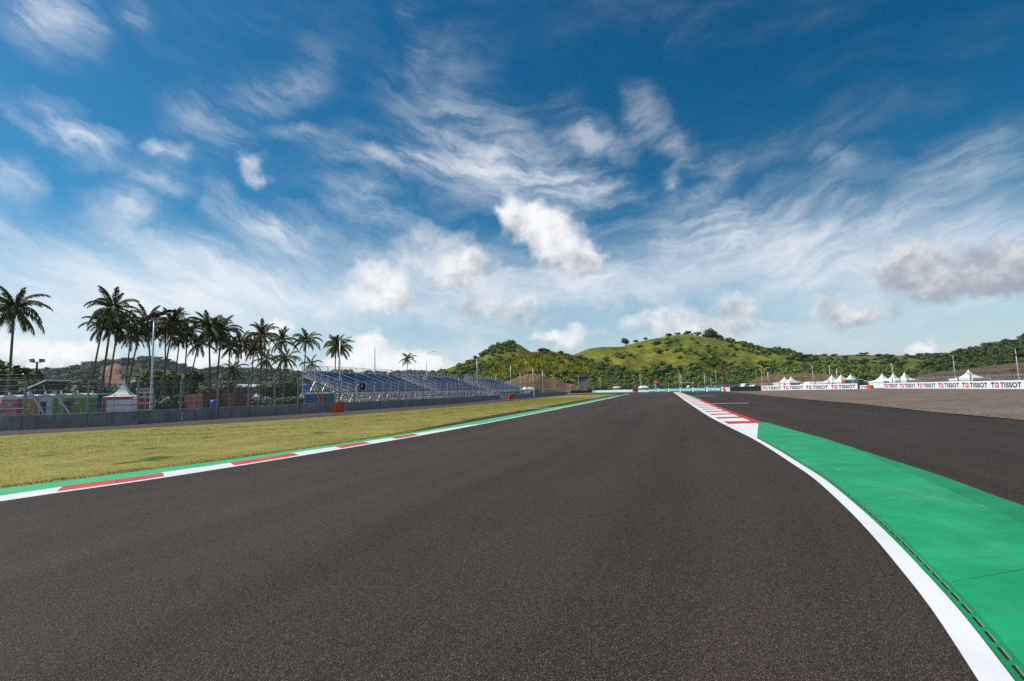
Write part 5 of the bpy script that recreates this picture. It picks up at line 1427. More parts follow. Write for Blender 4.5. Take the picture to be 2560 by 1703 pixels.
far_pts = [(-500, 940), (-200, 935), (0, 938), (60, 936), (79, 932), (110, 925.4), (129, 922.7), (153, 926.8), (178, 928), (233, 921), (274, 912), (302, 903.5), (329, 899), (356, 898), (384, 895), (411, 897), (430, 901), (447, 914), (467, 919.6), (492, 924.7), (514, 928), (533, 925), (563, 921.6), (590, 924), (614, 927), (655, 927), (686, 926), (718, 927), (747, 933), (808, 934), (840, 931), (855, 928.7), (867, 933), (910, 935.5), (938, 933), (952, 937), (986, 934.6), (1012, 937), (1030, 929.5), (1046, 930), (1071, 934), (1120, 940), (1200, 948)]
HE = Hill('far_hills', 'low wooded hills on the skyline behind the palms', far_pts, 1150, 560, 1700, M['hill_far'], nx=260, rough=1.2, trim=3)
knob = [(1000, 958), (1040, 948), (1080, 934), (1114, 923), (1143, 913), (1177, 902), (1207, 886), (1233, 868), (1250, 862), (1284, 857), (1297, 860), (1326, 880), (1345, 890), (1380, 904), (1420, 925), (1460, 955)]
HK = Hill('knob_hill', 'dark wooded knoll behind the maize-covered hill', knob, 470, 330, 620, M['hill_scrub'], nx=110, rough=.5)
fronth = [(1130, 966), (1180, 945), (1220, 925), (1260, 905), (1300, 889), (1335, 881), (1375, 879), (1402, 886), (1434, 890), (1459, 896), (1485, 905), (1510, 916), (1540, 928), (1580, 945), (1620, 962)]
HF = Hill('maize_hill', 'rounded yellow-green hill planted with maize above the brown bank', fronth, 380, 262, 470, M['hill_maize'], nx=120, rough=.35)
big = [(1380, 925), (1410, 900), (1437, 886), (1468, 873), (1495, 868.5), (1553, 868), (1578, 860), (1620, 849.5), (1665, 841), (1697, 836), (1722, 837.5), (1756, 842), (1790, 849), (1830, 856), (1852, 866), (1891, 877), (1925, 892), (1959, 905), (2000, 925), (2060, 948)]
HB = Hill('big_hill', 'broad grassy green hill dotted with dark bushes behind the bend', big, 560, 300, 760, M['hill_grass'], nx=240, nv=110, rough=.6, ridge=5.0)
rightc = [(1850, 925), (1900, 905), (1964, 895), (2001, 890), (2072, 890), (2132, 887), (2197, 890), (2244, 890), (2285, 888), (2340, 888), (2400, 888), (2480, 890), (2700, 895), (3000, 900)]
HC = Hill('right_ridge', 'long low green ridge behind the right-hand tents', rightc, 680, 360, 900, M['hill_scrub'], nx=170, rough=.7)
rightd = [(2250, 948), (2290, 925), (2330, 903), (2360, 892), (2393, 884.5), (2441, 876), (2471, 868), (2510, 861), (2529, 852), (2560, 844), (2620, 828), (2750, 810), (2950, 800), (3300, 810)]
HD = Hill('right_hill', 'dark green wooded hillside rising at the right edge', rightd, [420] * 5 + [410] * 9, [300] * 5 + [285] * 9, 560, M['hill_scrub'], nx=130, rough=.5)

# ---- vegetation on the hills
def items(sm, r0, r1, h0=.75, h1=1.15, seed=0):
    g = random.Random(seed); return [(x, y, z, g.uniform(r0, r1), g.uniform(h0, h1)) for x, y, z, u, v in sm]
patch = lambda x, y, s, sd: fbm(np.array([x]), np.array([y]), s, 3, sd)[0]
def in_quarry(x, y, z):
    d_ = np.array([x, y, z - CAM_H]); k = d_ @ _f; px, py = 1280 + FPX * (d_ @ _r) / k, 851.5 - FPX * (d_ @ _u) / k
    return 246 < px < 318 and 914 < py < 972
it = items([q for q in HE.sample(2600, .12, 1.0, seed=1, dens=lambda u, v, x, y: .85 if patch(x, y, .006, 4) > -.10 else .25) if not in_quarry(*q[:3])], 7, 13, .6, 1.0, 1)
scatter('far_woods', 'dark tree cover over the distant left hills', it, M['far_leaf'])
it = items(HK.sample(300, .35, 1.0, .12, .62, seed=2, dens=lambda u, v, x, y: .95 if patch(x, y, .02, 7) > -.05 else .12), 1.6, 3.6, .8, 1.2, 2)
it += items(HK.sample(180, .05, .6, .05, .5, seed=21), 2, 4, .8, 1.2, 22)
scatter('knoll_woods', 'dark trees covering the knoll', it, M['knoll_leaf'])
it = items(HF.sample(650, .02, .46, seed=3, dens=lambda u, v, x, y: 1 if v < .20 + .12 * patch(x, y, .03, 2) * 4 else .10), 1.4, 3.4, .8, 1.2, 3)
it += items(HF.sample(70, .45, .97, .05, .95, seed=31, dens=lambda u, v, x, y: 1 if patch(x, y, .03, 9) > .05 else .1), 1.0, 2.6, .8, 1.2, 32)
it += items(HF.sample(150, .15, .9, .70, .84, seed=33), 1.6, 3.2, .8, 1.2, 34)
scatter('maize_hill_woods', 'trees and scrub at the foot of the maize hill', it, M['wood_leaf'])
def maize(n):
    Vs = []; sm = HF.sample(n, .40, 1.0, .08, .95, seed=5); g = np.random.default_rng(5)
    for x, y, z, u, v in sm:
        h = g.uniform(.7, 1.5); a = g.random() * 3.14; w_ = g.uniform(.3, .7); Vs += [(x - math.cos(a) * w_, y - math.sin(a) * w_, z - .1), (x + math.cos(a) * w_, y + math.sin(a) * w_, z - .1), (x + g.normal(0, .3), y + g.normal(0, .3), z + h)]
    return np.array(Vs), np.arange(len(Vs)).reshape(-1, 3)
V, T = maize(9000)
tag(link('maize_plants', fast_mesh('maize_plants', V, T, M['hill_maize'])), 'yellowing maize plants covering the rounded hill', 'crop', kind='stuff')
def dB(u, v, x, y):
    line = np.interp(u, [0, .25, .4, .5, .65, .8, 1], [.42, .27, .25, .36, .45, .50, .7])
    if v < line * .62: return 1.0
    if v < line: return .45 if patch(x, y, .025, 6) > 0 else .10
    return (.10 if patch(x, y, .02, 8) > .03 else .012) * (1.0 if u > .45 else .25)
it = items(HB.sample(3000, .01, .98, .05, 1.0, seed=6, dens=dB), 1.8, 4.6, .75, 1.15, 6)
scatter('hillside_scrub', 'trees and scrub covering the lower slope of the big hill', it, M['wood_leaf'])
it = items(HB.sample(260, .5, .98, .72, 1.0, seed=61, dens=lambda u, v, x, y: .9 if patch(x, y, .03, 12) > -.02 else .12), 2.2, 5.0, .7, 1.0, 62)
scatter('ridge_scrub', 'dark bushes on the right shoulder of the big hill', it, M['tree_leaf'])
it = items(HC.sample(620, .03, 1.0, seed=7, dens=lambda u, v, x, y: .9 if patch(x, y, .018, 5) > .02 or v < .12 else .10), 2.6, 6.0, .5, .8, 7)
scatter('ridge_woods', 'bushes and trees over the long right ridge', it, M['tree_leaf'])
it = items(HD.sample(1500, .16, 1.0, seed=8, dens=lambda u, v, x, y: 1 if v > .30 + .1 * patch(x, y, .03, 3) * 3 else .08), 2.4, 5.2, .75, 1.1, 8)
scatter('right_hill_woods', 'dense trees over the hillside at the right edge', it, M['tree_leaf'])

# single trees one can point to
def crest_tree(H, px, w_px, h_px, label, seed, sink=0.0, trunk=.1):
    c_ = H.top(px); s_ = c_[1] / FPX; tree(label, c_[0], c_[1] - 1.0, c_[2] - .6 - sink, w_px * s_ / 2, h_px * s_ + sink + .6, seed, trunk=trunk, grp='lone trees on the hills')
def slope_tree(H, px, py, w_px, h_px, label, seed):
    q = H.hit(px, py)
    if q is None: return
    s_ = q.y / FPX; tree(label, q.x, q.y, q.z - .3, w_px * s_ / 2, h_px * s_, seed, trunk=.08, grp='lone trees on the hills')
crest_tree(HB, 1565, 21, 19, 'largest dark round tree on the left shoulder of the big hill', 0)
crest_tree(HB, 1590, 15, 9, 'flat-topped tree up the ridge from the largest shoulder tree', 1)
crest_tree(HB, 1613, 11, 8, 'small round tree alone on the rising ridge of the big hill', 2, trunk=.2)
crest_tree(HB, 1672, 17, 6, 'low wide bush on the skyline left of the summit', 3)
crest_tree(HB, 1698, 8, 6, 'tiny tree with visible trunk on the summit, left one', 1, trunk=.25)
crest_tree(HB, 1719, 16, 11, 'umbrella-shaped tree on the summit of the big hill', 2, trunk=.22)
crest_tree(HB, 1777, 34, 24, 'very large dark spreading tree right of the summit', 3, 2.0)
crest_tree(HB, 1800, 26, 15, 'dark tree attached to the large spreading one, on its right', 0, 3.0)
crest_tree(HB, 1822, 26, 14, 'dark tree halfway down the right shoulder of the big hill', 1, 3.0)
crest_tree(HB, 1853, 26, 14, 'dark broad tree lower on the right shoulder of the big hill', 2, 2.0)
crest_tree(HB, 1877, 26, 17, 'tall round dark tree near the lower end of the right shoulder', 0, 2.0)
crest_tree(HB, 1901, 18, 9, 'small dark tree below the tall round one on the shoulder', 3, 1.5)
crest_tree(HB, 1916, 14, 10, 'last dark tree where the big hill runs down to the ridge', 1, 1.0)
crest_tree(HK, 1286, 9, 5, 'small bush crowning the dark knoll', 2)
crest_tree(HF, 1360, 34, 9, 'wide dark bush on top of the maize hill', 3, .5)
crest_tree(HF, 1403, 18, 11, 'round bush on the skyline between maize hill and big hill', 1, .5)
for k, (px, py, w_, h_, lab) in enumerate([
    (1393, 898, 19, 18, 'round dark tree on the right slope of the maize hill, upper one'), (1404, 906, 22, 16, 'round dark tree on the right slope of the maize hill, lower one'),
    (1691, 855, 11, 9, 'dark bush just below the summit on the big hill'), (1703, 877, 11, 9, 'dark bush in the middle of the upper slope, below the summit'), (1744, 860, 10, 8, 'dark bush below the large spreading tree, left one'),
    (1770, 869, 12, 9, 'dark bush below the large spreading tree, middle one'), (1772, 883, 14, 11, 'dark bush below the large spreading tree, lowest one'), (1791, 871, 8, 6, 'small dark bush right of the three under the spreading tree'), (1816, 890, 13, 11, 'lone dark bush low on the right slope of the big hill'),
    (1810, 912, 14, 12, 'round tree on the lower right slope above the parked cars'), (1823, 918, 12, 9, 'small tree beside the round one above the parked cars'), (1912, 918, 34, 18, 'wide dark tree above the left end of the dirt bank'), (1925, 935, 34, 18, 'dark tree standing right on the left end of the dirt bank'), (1947, 933, 22, 17, 'round dark tree on the edge of the dirt bank'),
    (1672, 862, 22, 10, 'dark thicket left below the summit'), (1640, 862, 26, 9, 'dark thicket in the gully of the big hill')]): slope_tree(HB, px, py, w_, h_, lab, k)
for k, (px, py, w_, h_) in enumerate([(2082, 916, 22, 13), (2109, 914, 24, 12), (2148, 911, 20, 12), (2165, 907, 16, 11)]): slope_tree(HC, px, py, w_, h_, f'dark rounded bush in the pale grass of the ridge, {ORD[k]} from left', k)

# ---- cut earth banks
def bank(name, label, pts_px, Yt, Yb, mat_, rough=1.0, n=70):
    """irregular bank: top line given, falls towards the viewer"""
    px = np.array([p[0] for p in pts_px], float); py = np.array([p[1] for p in pts_px], float); xs = np.linspace(px[0], px[-1], n); ys = np.interp(xs, px, py); m_ = 16
    V = []
    for j in range(m_ + 1):
        v = j / m_
        for i in range(n):
            t_ = P(xs[i], ys[i] + fbm(np.array([xs[i]]), np.array([7.]), .13, 4, 2)[0] * 4 * rough, Yt); y_ = Yb + (Yt - Yb) * v; z = max(t_[2], .05) * (v ** .7); x_ = t_[0] * (.9 + .1 * v)
            nz = (fbm(np.array([x_]), np.array([y_ * 2]), .09, 4, 3)[0] * 3.2 + fbm(np.array([x_]), np.array([y_ * 2]), .45, 3, 6)[0] * 2.0) * rough * math.sin(math.pi * min(v * .9 + .05, 1)); V.append((x_, y_ + nz * .9, z + nz * .5 if j else -1))
    T = []
    for j in range(m_):
        for i in range(n - 1): a = j * n + i; T += [(a, a + 1, a + n + 1), (a, a + n + 1, a + n)]
    return tag(link(name, fast_mesh(name, np.array(V), np.array(T), mat_, True)), label, 'earth bank', kind='structure')
bank('cut_bank', 'brown cut earth face at the foot of the maize hill', [(1242, 970), (1256, 960), (1275, 950), (1300, 940), (1320, 935), (1335, 933), (1352, 936), (1368, 945), (1390, 948), (1408, 953), (1424, 959), (1450, 965), (1474, 970)], 258, 247, M['cut_earth'], 1.0, 110)
bank('dirt_bank', 'pale sandy dirt bank behind the right-hand white tents', [(1860, 968), (1885, 948), (1905, 941), (1960, 936), (2000, 934), (2050, 933), (2090, 936), (2120, 945), (2170, 955), (2230, 957)], 200, 168, M['cut_earth'], 1.1)
bank('earth_mound', 'dark brown earth slope under the wooded hill at right edge', [(2262, 952), (2300, 938), (2340, 931), (2400, 925), (2440, 918), (2500, 912), (2560, 905), (2700, 893), (2900, 890)], 275, 215, M['dark_earth'], 1.0, 90)
def on_hill(name, label, H, rows, mat_, lift, rough):
    """bare patch lying on a hill face: rows of (py, px left, px right), roughened"""
    V, n = [], 26
    for j, (py, x0, x1) in enumerate(rows):
        for i in range(n):
            u = i / (n - 1); wob = rough * .35 * math.sin(j * 2.1) + rough * .2 * math.sin(j * 5.3)
            px = x0 + (x1 - x0) * u + (wob if 0 < i < n - 1 else wob * 2); q = H.hit(px, py)
            if q is None: q = Vector(H.top(px))
            e = lift * math.sin(math.pi * u) ** .5 + fbm(np.array([px * .9]), np.array([py * 1.3]), .12, 4, 5)[0] * rough * 2
            V.append((q.x, q.y - max(e, .3) if 0 < j < len(rows) - 1 else q.y + 1.5, q.z + (.5 * e if 0 < i < n - 1 else -1.5)))
    T = []
    for j in range(len(rows) - 1):
        for i in range(n - 1): a_ = j * n + i; T += [(a_, a_ + n, a_ + n + 1), (a_, a_ + n + 1, a_ + 1)]
    return tag(link(name, fast_mesh(name, np.array(V), np.array(T), mat_, False)), label, 'earth bank', kind='structure')
it = [(*P(random.uniform(1236, 1440), 975, 251)[:2], 0, random.uniform(.8, 1.8), random.uniform(.7, 1.0)) for _ in range(60)]
for _ in range(90):
    px = random.uniform(1250, 1470); q = P(px, float(np.interp(px, [1250, 1290, 1335, 1380, 1470], [958, 938, 930, 946, 968])) + random.uniform(-2, 4), 260); it.append((q[0], q[1], q[2] - 1.2, random.uniform(1.0, 2.4), random.uniform(.7, 1.1)))
scatter('bank_shrubs', 'shrubs along the top and foot of the brown cut bank', it, M['wood_leaf'])
on_hill('quarry_scar', 'reddish bare quarry face on the hill behind the leaning palms', HE, [(py, np.interp(py, [910, 920, 935, 950, 965], [290, 264, 254, 246, 240]), np.interp(py, [910, 920, 935, 950, 965], [303, 309, 305, 314, 322])) for py in np.linspace(911, 966, 22)], M['red_earth'], 6, 5)

# ================================================================== lettering
def text_mesh(name, body, mat_, bold=0.0, shear=0.0, space=1.0):
    cu = bpy.data.curves.new(name, 'FONT'); cu.body = body; cu.offset = bold; cu.shear = shear; cu.space_character = space; cu.extrude = .004; cu.align_x = 'LEFT'
    ob = bpy.data.objects.new(name, cu); C.objects.link(ob); bpy.context.view_layer.update()
    me = bpy.data.meshes.new_from_object(ob.evaluated_get(bpy.context.evaluated_depsgraph_get())); bpy.data.objects.remove(ob)
    co = np.zeros(len(me.vertices) * 3); me.vertices.foreach_get('co', co); co = co.reshape(-1, 3)
    co[:, :2] -= co[:, :2].min(0); mx = co[:, :2].max(0); co[:, 0] /= mx[0]; co[:, 1] /= mx[1]                     # unit box
    me.vertices.foreach_set('co', co.ravel()); me.materials.clear(); me.materials.append(mat_); me.update(); me.name = name
    return me
TX_TISSOT = text_mesh('lettering', 'TISSOT', M['black_ink'], .040, 0, 1.10)
TX_T = text_mesh('letter_mark', 'T', M['black_ink'], .05)
TX_PET = text_mesh('lettering', 'PETRONAS', M['white_vinyl'], .035, .12, .98)
sq = MB().box(0, 1, 0, 1, 0, .004).mesh('red_square', M['red_ink'])
cr = MB().box(.42, .58, .18, .82, .0045, .009).box(.18, .419, .42, .58, .0045, .009).box(.581, .82, .42, .58, .0045, .009).mesh('white_cross', M['white_vinyl'])
dropm = MB(); dropm.tube([(.5, .5, 0), (.5, .5, .004)], .42, 12); DROP = dropm.mesh('drop_mark', M['cyan_vinyl'])

def banner_wall(name, label, p0, p1, h, n, style, thick=.35, post=False):
    """barrier wall in n panels, each with its printed face towards the track"""
    p0, p1 = np.array(p0, float), np.array(p1, float); v = p1 - p0; L = float(np.linalg.norm(v)); ang = math.atan2(v[1], v[0])
    t = thing(name, label, 'banner wall', (*p0, 0), ang)                 # local x along, -y is the printed side
    w = L / n
    for i in range(n):
        x = i * w
        MB().box(x + .01, x + w - .01, 0, thick, 0, h - .03).build('panel', M['concrete'], t)
        cl = {'tissot': 'white_vinyl', 'petronas': 'cyan_vinyl', 'faded': 'pale_cyan_vinyl'}[style]
        MB().box(x + .004, x + w - .004, -.03, -.002, .05, h).build('banner', M[cl], t)
        rx = (R(90), 0, 0); y_ = -.0315
        if style == 'tissot':
            ch = h * .60; z = h * .20; a = x + w * .05; u = w * .9
            link('letter_mark', TX_T, t, (a, y_, z), rx, (u * .115, ch, 1)); MB().box(a, a + u * .115, -.036, -.0315, z + ch + .03, z + ch + .05).build('bar_mark', M['black_ink'], t)
            link('red_square', sq, t, (a + u * .135, y_, z), rx, (u * .125, ch, 1)); link('white_cross', cr, t, (a + u * .135, y_, z), rx, (u * .125, ch, 1))
            link('lettering', TX_TISSOT, t, (a + u * .31, y_, z), rx, (u * .67, ch, 1))
        elif style == 'petronas':
            sw = w * .11
            MB().box(x + w - sw, x + w - .01, -.038, -.0305, .05, h - .002).build('separator', M['white_vinyl'], t)
            link('drop_mark', DROP, t, (x + w - sw * .8, -.0385, h * .34), rx, (sw * .6, h * .36, 1))
            link('lettering', TX_PET, t, (x + w * .03, y_, h * .27), rx, (w * .78, h * .47, 1))
        else:
            MB().box(x + w - w * .1, x + w - .01, -.038, -.0305, .05, h - .002).build('separator', M['white_vinyl'], t)
            link('lettering', TX_PET, t, (x + w * .05, y_, h * .28), rx, (w * .78, h * .46, 1))
    return t
# positions in plan
nearR = (64.8, 97.0); farR = (57.4, 119.0)
banner_wall('banner_wall', 'white wall with four large black and red logos, left of the gap', farR, nearR, 1.12, 4, 'tissot')
banner_wall('banner_wall', 'short low white wall with one small logo beside the orange barrier', (64.95, 96.6), (64.2, 92.4), .74, 1, 'tissot')
d2 = np.array([57.5 - 68.0, 58.0 - 94.6]); e2 = np.array([68.0, 94.6]); u2 = d2 / 6.0
banner_wall('banner_wall', 'white wall with a long row of black and red logos at right edge', e2, e2 + u2 * 8, 1.06, 8, 'tissot')
banner_wall('banner_wall', 'turquoise banner wall with white lettering at the end of the track', (44.6, 170), (52.6, 129), 1.15, 6, 'petronas')
banner_wall('banner_wall', 'low pale turquoise panel left of the turquoise banner wall', (43.6, 180), (45.2, 171.5), .82, 1, 'faded')
banner_wall('banner_wall', 'low faded turquoise banner wall left of the gap at the bend', (35.5, 232), (46.0, 199), 1.02, 6, 'faded')
end_barrier('orange end barrier at the right end of the turquoise wall', (52.9, 127.6), R(100), 1.15)
end_barrier('orange end barrier right of the short low white wall', (P(2175, 970, 91.0)[0], 91.0), R(90), .8, ('orange_plastic', 'orange_plastic'))
end_barrier('red end barrier at the right end of the faded turquoise wall', (46.4, 197.5), R(100), 1.2, ('red_plastic', 'red_plastic'))

def tyre_wall(label, p0, p1, h, end=None):
    p0, p1 = np.array(p0, float), np.array(p1, float); v = p1 - p0; L = float(np.linalg.norm(v)); t = thing('tyre_barrier', label, 'tyre barrier', (*p0, 0), math.atan2(v[1], v[0])); k = int(L / .66)
    for i in range(k):
        mb = MB(); x = (i + .5) * L / k
        for z in np.arange(0, h, .22): mb.tube([(x, 0, z), (x, 0, z + .04), (x, 0, z + .17), (x, 0, z + .21)], [.26, .33, .33, .26], 10)
        mb.build('tyre_stack', M['rubber'], t)
    MB().box(0, L, -.40, -.36, .04, h - .1).build('conveyor_belt', M['rubber'], t)
    if end: MB().hexa([(-1.0, -.4, 0), (-.1, -.4, 0), (-.1, .3, 0), (-1.0, .3, 0)], [(-1.4, -.4, h), (-.1, -.4, h), (-.1, .3, h), (-1.4, .3, h)]).build('white_end', M['white_plastic'], t)
tyre_wall('black tyre barrier with white end between the turquoise and white walls', (52.6, 124.5), (57.2, 119.3), 1.0, True)
tyre_wall('black tyre barrier left of the faded turquoise wall', (25.5, 236), (34.8, 233), 1.2)

# white marquees behind the right wall
def pag_px(px, py_tip, Y, w, label, eave_drop, **k): q = P(px, py_tip, Y); pagoda(label, (q[0], q[1]), w, float(q[2]) - eave_drop, float(q[2]), R(12), grp='white marquees behind the right wall', **k)
pag_px(1961, 943, 138, 3.9, 'white pagoda tent, left one of the left pair on the right', 1.45, open_front=True)
pag_px(1977.5, 942, 136, 3.9, 'white pagoda tent, right one of the left pair on the right', 1.5, open_front=True)
pag_px(2079, 938.5, 118, 4.0, 'white pagoda tent, leftmost of three in front of the dirt bank', 1.5, open_front=True)
pag_px(2102, 937.5, 116, 4.0, 'white pagoda tent, middle of three in front of the dirt bank', 1.5, open_front=True)
pag_px(2126, 936.5, 114, 4.2, 'white pagoda tent, rightmost of three beside the coloured crates', 1.5, open_front=True)
pag_px(2205, 934, 104, 3.3, 'white pagoda tent, leftmost of three right of the orange barrier', 1.5, open_front=True)
pag_px(2233, 933.5, 103, 3.2, 'white pagoda tent, middle of three, lamp post behind it', 1.5, open_front=True)
pag_px(2261, 932, 102, 3.3, 'white pagoda tent, rightmost of three, near the earth slope', 1.5, open_front=True)
pag_px(2421, 925.5, 92, 3.9, 'white pagoda tent alone in front of the earth slope', 1.45, open_front=True)
def flat_tent(label, px, py_top, Y, w, d, drop, rot=R(10), door=None):
    q = P(px, py_top, Y); z = float(q[2]); t = thing('canopy_tent', label, 'tent', (q[0], q[1], 0), rot); e = z - drop
    MB().hexa([(-w / 2, -d / 2, e), (w / 2, -d / 2, e), (w / 2, d / 2, e), (-w / 2, d / 2, e)], [(-w * .28, -d * .2, z), (w * .28, -d * .2, z), (w * .28, d * .2, z), (-w * .28, d * .2, z)]).build('roof', M['tent_white'], t)
    for sx in (-1, 1):
        for sy in (-1, 1): MB().box(sx * w * .47 - .05, sx * w * .47 + .05, sy * d * .47 - .05, sy * d * .47 + .05, 0, e).build('leg', M['pale_steel'], t)
    MB().box(-w * .46, w * .46, d * .45, d * .47, 0, e).build('rear_wall', M['white_fabric'], t)
    if door:
        MB().box(-w * .46, w * .46, -d * .47, -d * .45, 0, e).build('front_wall', M['white_fabric'], t); MB().box(w * .08, w * .30, -d * .475, -d * .4705, 0, e * .75).build('door_panel', M['purple_ink'], t)
flat_tent('low white canopy tent between the right-hand pagoda tents', 2032, 954.5, 128, 5.2, 3.5, .75)
flat_tent('small white tent with purple door behind the far left fence', 1319, 968, 132, 2.9, 2.4, .55, R(25), True)
flat_tent('small white gazebo behind the faded turquoise wall', 1541, 966.5, 262, 3.4, 3, .7)
flat_tent('white parasol-like tent left of the turquoise wall', 1608, 964.5, 195, 3.0, 3, .8)
# coloured crates by the tents
for k, (px, cl, nm) in enumerate(((2136, 'blue_plastic', 'blue'), (2141, 'orange_plastic', 'orange'), (2147, 'teal_plastic', 'green'), (2153, 'teal_plastic', 'dark green'), (2112, 'red_plastic', 'red'), (2119, 'lime_plastic', 'lime'), (2126, 'amber_plastic', 'yellow'))):
    Y = 107 if px > 2130 else 110.5; q = P(px, 958, Y); t = thing('portable_toilet', f'{nm} portable cabin in the row right of the three tents' if px > 2130 else f'{nm} portable cabin under the rightmost of the three tents', 'portable toilet', (q[0], q[1], 0), R(12), 'coloured cabins behind the right wall')
    MB().box(-.27, .27, -.4, .4, 0, 1.85).build('body', M[cl], t); MB().box(-.21, .21, -.42, -.401, .1, 1.75).build('door', M[cl], t); MB().box(-.3, .3, -.44, .44, 1.851, 1.95).build('roof', M['white_plastic'], t)

# fences behind the right-hand walls
u2n = u2 / np.linalg.norm(u2); ptsR = [e2 + np.array([1.3, -.2]) + u2n * 3.1 * k for k in range(18)]
fence_run('grey catch fence behind the right-hand white wall', ptsR, 0, 1.95, wires=5, rw=.016, extra=False)
vR = np.array(nearR) - np.array(farR); vRn = vR / np.linalg.norm(vR); ptsR1 = [np.array(farR) + np.array([1.0, .5]) - vRn * 24 + vRn * 3.1 * k for k in range(16)]
fence_run('grey catch fence behind the four-logo white wall and tyre barrier', ptsR1, 0, 1.9, wires=5, rw=.018, extra=False)
ptsM = [np.array([24, 246.0]) + (np.array([52.0, 206]) - np.array([24, 246.0])) * k / 12 for k in range(13)]
fence_run('far catch fence behind the faded turquoise wall', ptsM, 0, 2.6, wires=5, rw=.03, extra=False, chain=False)
ptsN = [np.array([47.5, 176.0]) + (np.array([58, 126]) - np.array([47.5, 176.0])) * k / 12 for k in range(13)]
fence_run('far catch fence behind the turquoise banner wall', ptsN, 0, 1.9, wires=5, rw=.025, extra=False, chain=False)
gn = thing('green_screen', 'dark green netting fence right of the third grandstand', 'fence', (*P2(1243, 985, 150), 0), math.atan2(25, 16))
for k in range(8): MB().box(k * 3.0, k * 3.0 + 2.95, 0, .03, .1, 1.7).build('net_panel', M['green_net'], gn); MB().box(k * 3.0 - .04, k * 3.0 + .04, -.05, .06, 0, 1.8).build('post', M['steel'], gn)

# big screen seen from the side
q = P(1446, 936, 236); q2 = P(1472, 936.5, 238); W_ = float(np.linalg.norm(q2[:2] - q[:2])); H_ = float(q[2])
t = thing('billboard', 'large grey billboard tower with maroon stripe and slanting props', 'billboard', (q[0], q[1], 0), math.atan2(q2[1] - q[1], q2[0] - q[0]))
MB().box(0, W_, 0, .5, 2.0, H_).build('panel', M['grey_panel'], t)
MB().poly([(0.02, -.006, H_ * .62), (W_ * .98, -.006, H_ * .82), (W_ * .98, -.006, H_ * .86), (0.02, -.006, H_ * .86)]).build('maroon_stripe', M['maroon_panel'], t)
MB().poly([(0.02, -.008, 2.05), (W_ * .98, -.008, 2.4), (W_ * .98, -.008, H_ * .72), (W_ * .35, -.008, H_ * .56), (.02, -.008, H_ * .42)]).build('pale_stripe', M['pale_panel'], t)
MB().box(-.05, W_ + .05, -.03, .55, H_ + .001, H_ + .18).build('cap', M['dark_steel'], t)
for x_ in (.2, W_ - .2): MB().box(x_ - .1, x_ + .1, .1, .4, 0, 2.0).build('leg', M['dark_steel'], t)
for k in range(4): MB().beam((W_ + .1, .6 + k * 1.6, H_ - .3), (W_ + 3.6, .6 + k * 1.6, .0), .10).build('prop', M['steel'], t)
pr = MB()
for z_ in (.3, .5, .7): pr.beam((W_ + .1 + 3.5 * (1 - z_) * .98, .6, H_ * z_ - .1), (W_ + .1 + 3.5 * (1 - z_) * .98, 5.4, H_ * z_ - .1), .07)
pr.build('cross_bars', M['steel'], t)

# poles and lamps before the big hill
def pole(label, px, py_top, Y):
    q = P(px, py_top, Y); t = thing('utility_pole', label, 'pole', (q[0], q[1], 0)); h = float(q[2])
    MB().tube([(0, 0, 0), (0, 0, h)], [.20, .13], 8).build('shaft', M['pale_concrete'], t, smooth=True); MB().beam((-.5, 0, h - .5), (.5, 0, h - .5), .09).build('cross_arm', M['steel'], t)
    for s_ in (-.45, .45): MB().tube([(s_, 0, h - .45), (s_, 0, h - .25)], .05, 6).build('insulator', M['white_plastic'], t)
pole('concrete pole left of the turquoise wall, before the big hill', 1600, 937, 205)
pole('thin concrete pole above the fourth turquoise panel', 1697, 932, 200)
pole('concrete pole above the last turquoise panel', 1761, 935, 190)
pole('concrete pole in front of the ridge, above the three tents', 2073, 913, 210)
def lamp_mid(px, py, Y, az, lab): q = P(px, py, Y); lamp_post(lab, (q[0], q[1]), float(q[2]), az)
lamp_mid(1702, 938, 190, R(5), 'lamp post with arm to the right above the turquoise wall')
lamp_mid(1777, 944, 185, R(170), 'short lamp post with arm to the left near the last turquoise panel')
lamp_mid(1789, 926, 195, R(175), 'taller lamp post left of the dry palm before the big hill')
lamp_mid(1903, 924, 170, R(175), 'lamp post at the left end of the four-logo wall')
lamp_mid(1919, 930, 168, R(15), 'lamp post just right of the one at the four-logo wall end')
lamp_mid(2030, 912, 150, R(175), 'tall lamp post above the low white canopy tent')
lamp_mid(2091, 922, 165, R(20), 'lamp post behind the middle of three right-hand tents')
lamp_mid(1500, 944, 245, R(175), 'lamp post right of the billboard tower')
lamp_mid(2229, 908, 165, R(172), 'thin lamp post above the middle of the three far right tents')
lamp_mid(2382, 888, 140, R(175), 'tall lamp post left of the lone right-hand tent')
lamp_mid(2538, 872, 118, R(175), 'tall lamp post near the right edge of the photo')
t = thing('floodlight_pole', 'small twin spotlight stand behind the right wall near the edge', 'floodlight', (*P2(2533, 950, 90), 0)); zt = float(P(2533, 928, 90)[2])
MB().tube([(0, 0, 0), (0, 0, zt)], .05, 6).build('pole', M['dark_steel'], t)
for s_ in (-.3, .3): MB().box(s_ - .22, s_ + .22, -.12, .12, zt, zt + .3).build('floodlight', M['dark_steel'], t)

# two dry palms at the hill foot
for i, (cr_, ft, Y, sz, lab) in enumerate([((1808, 921), (1807, 955), 230, .95, 'dry coconut palm before the big hill, above the parked cars'), ((1772, 932), (1772, 960), 235, .8, 'short dry palm left of the other one before the big hill')]):
    pp = palm(lab, cr_, ft, Y, sz, 14, seed=60 + i); pp['group'] = 'dry palms at the hill foot'
    for ch in pp.children:
        if ch.name.startswith('frond'): ch.material_slots[0].link = 'OBJECT'; ch.material_slots[0].material = M['palm_leaf_old']

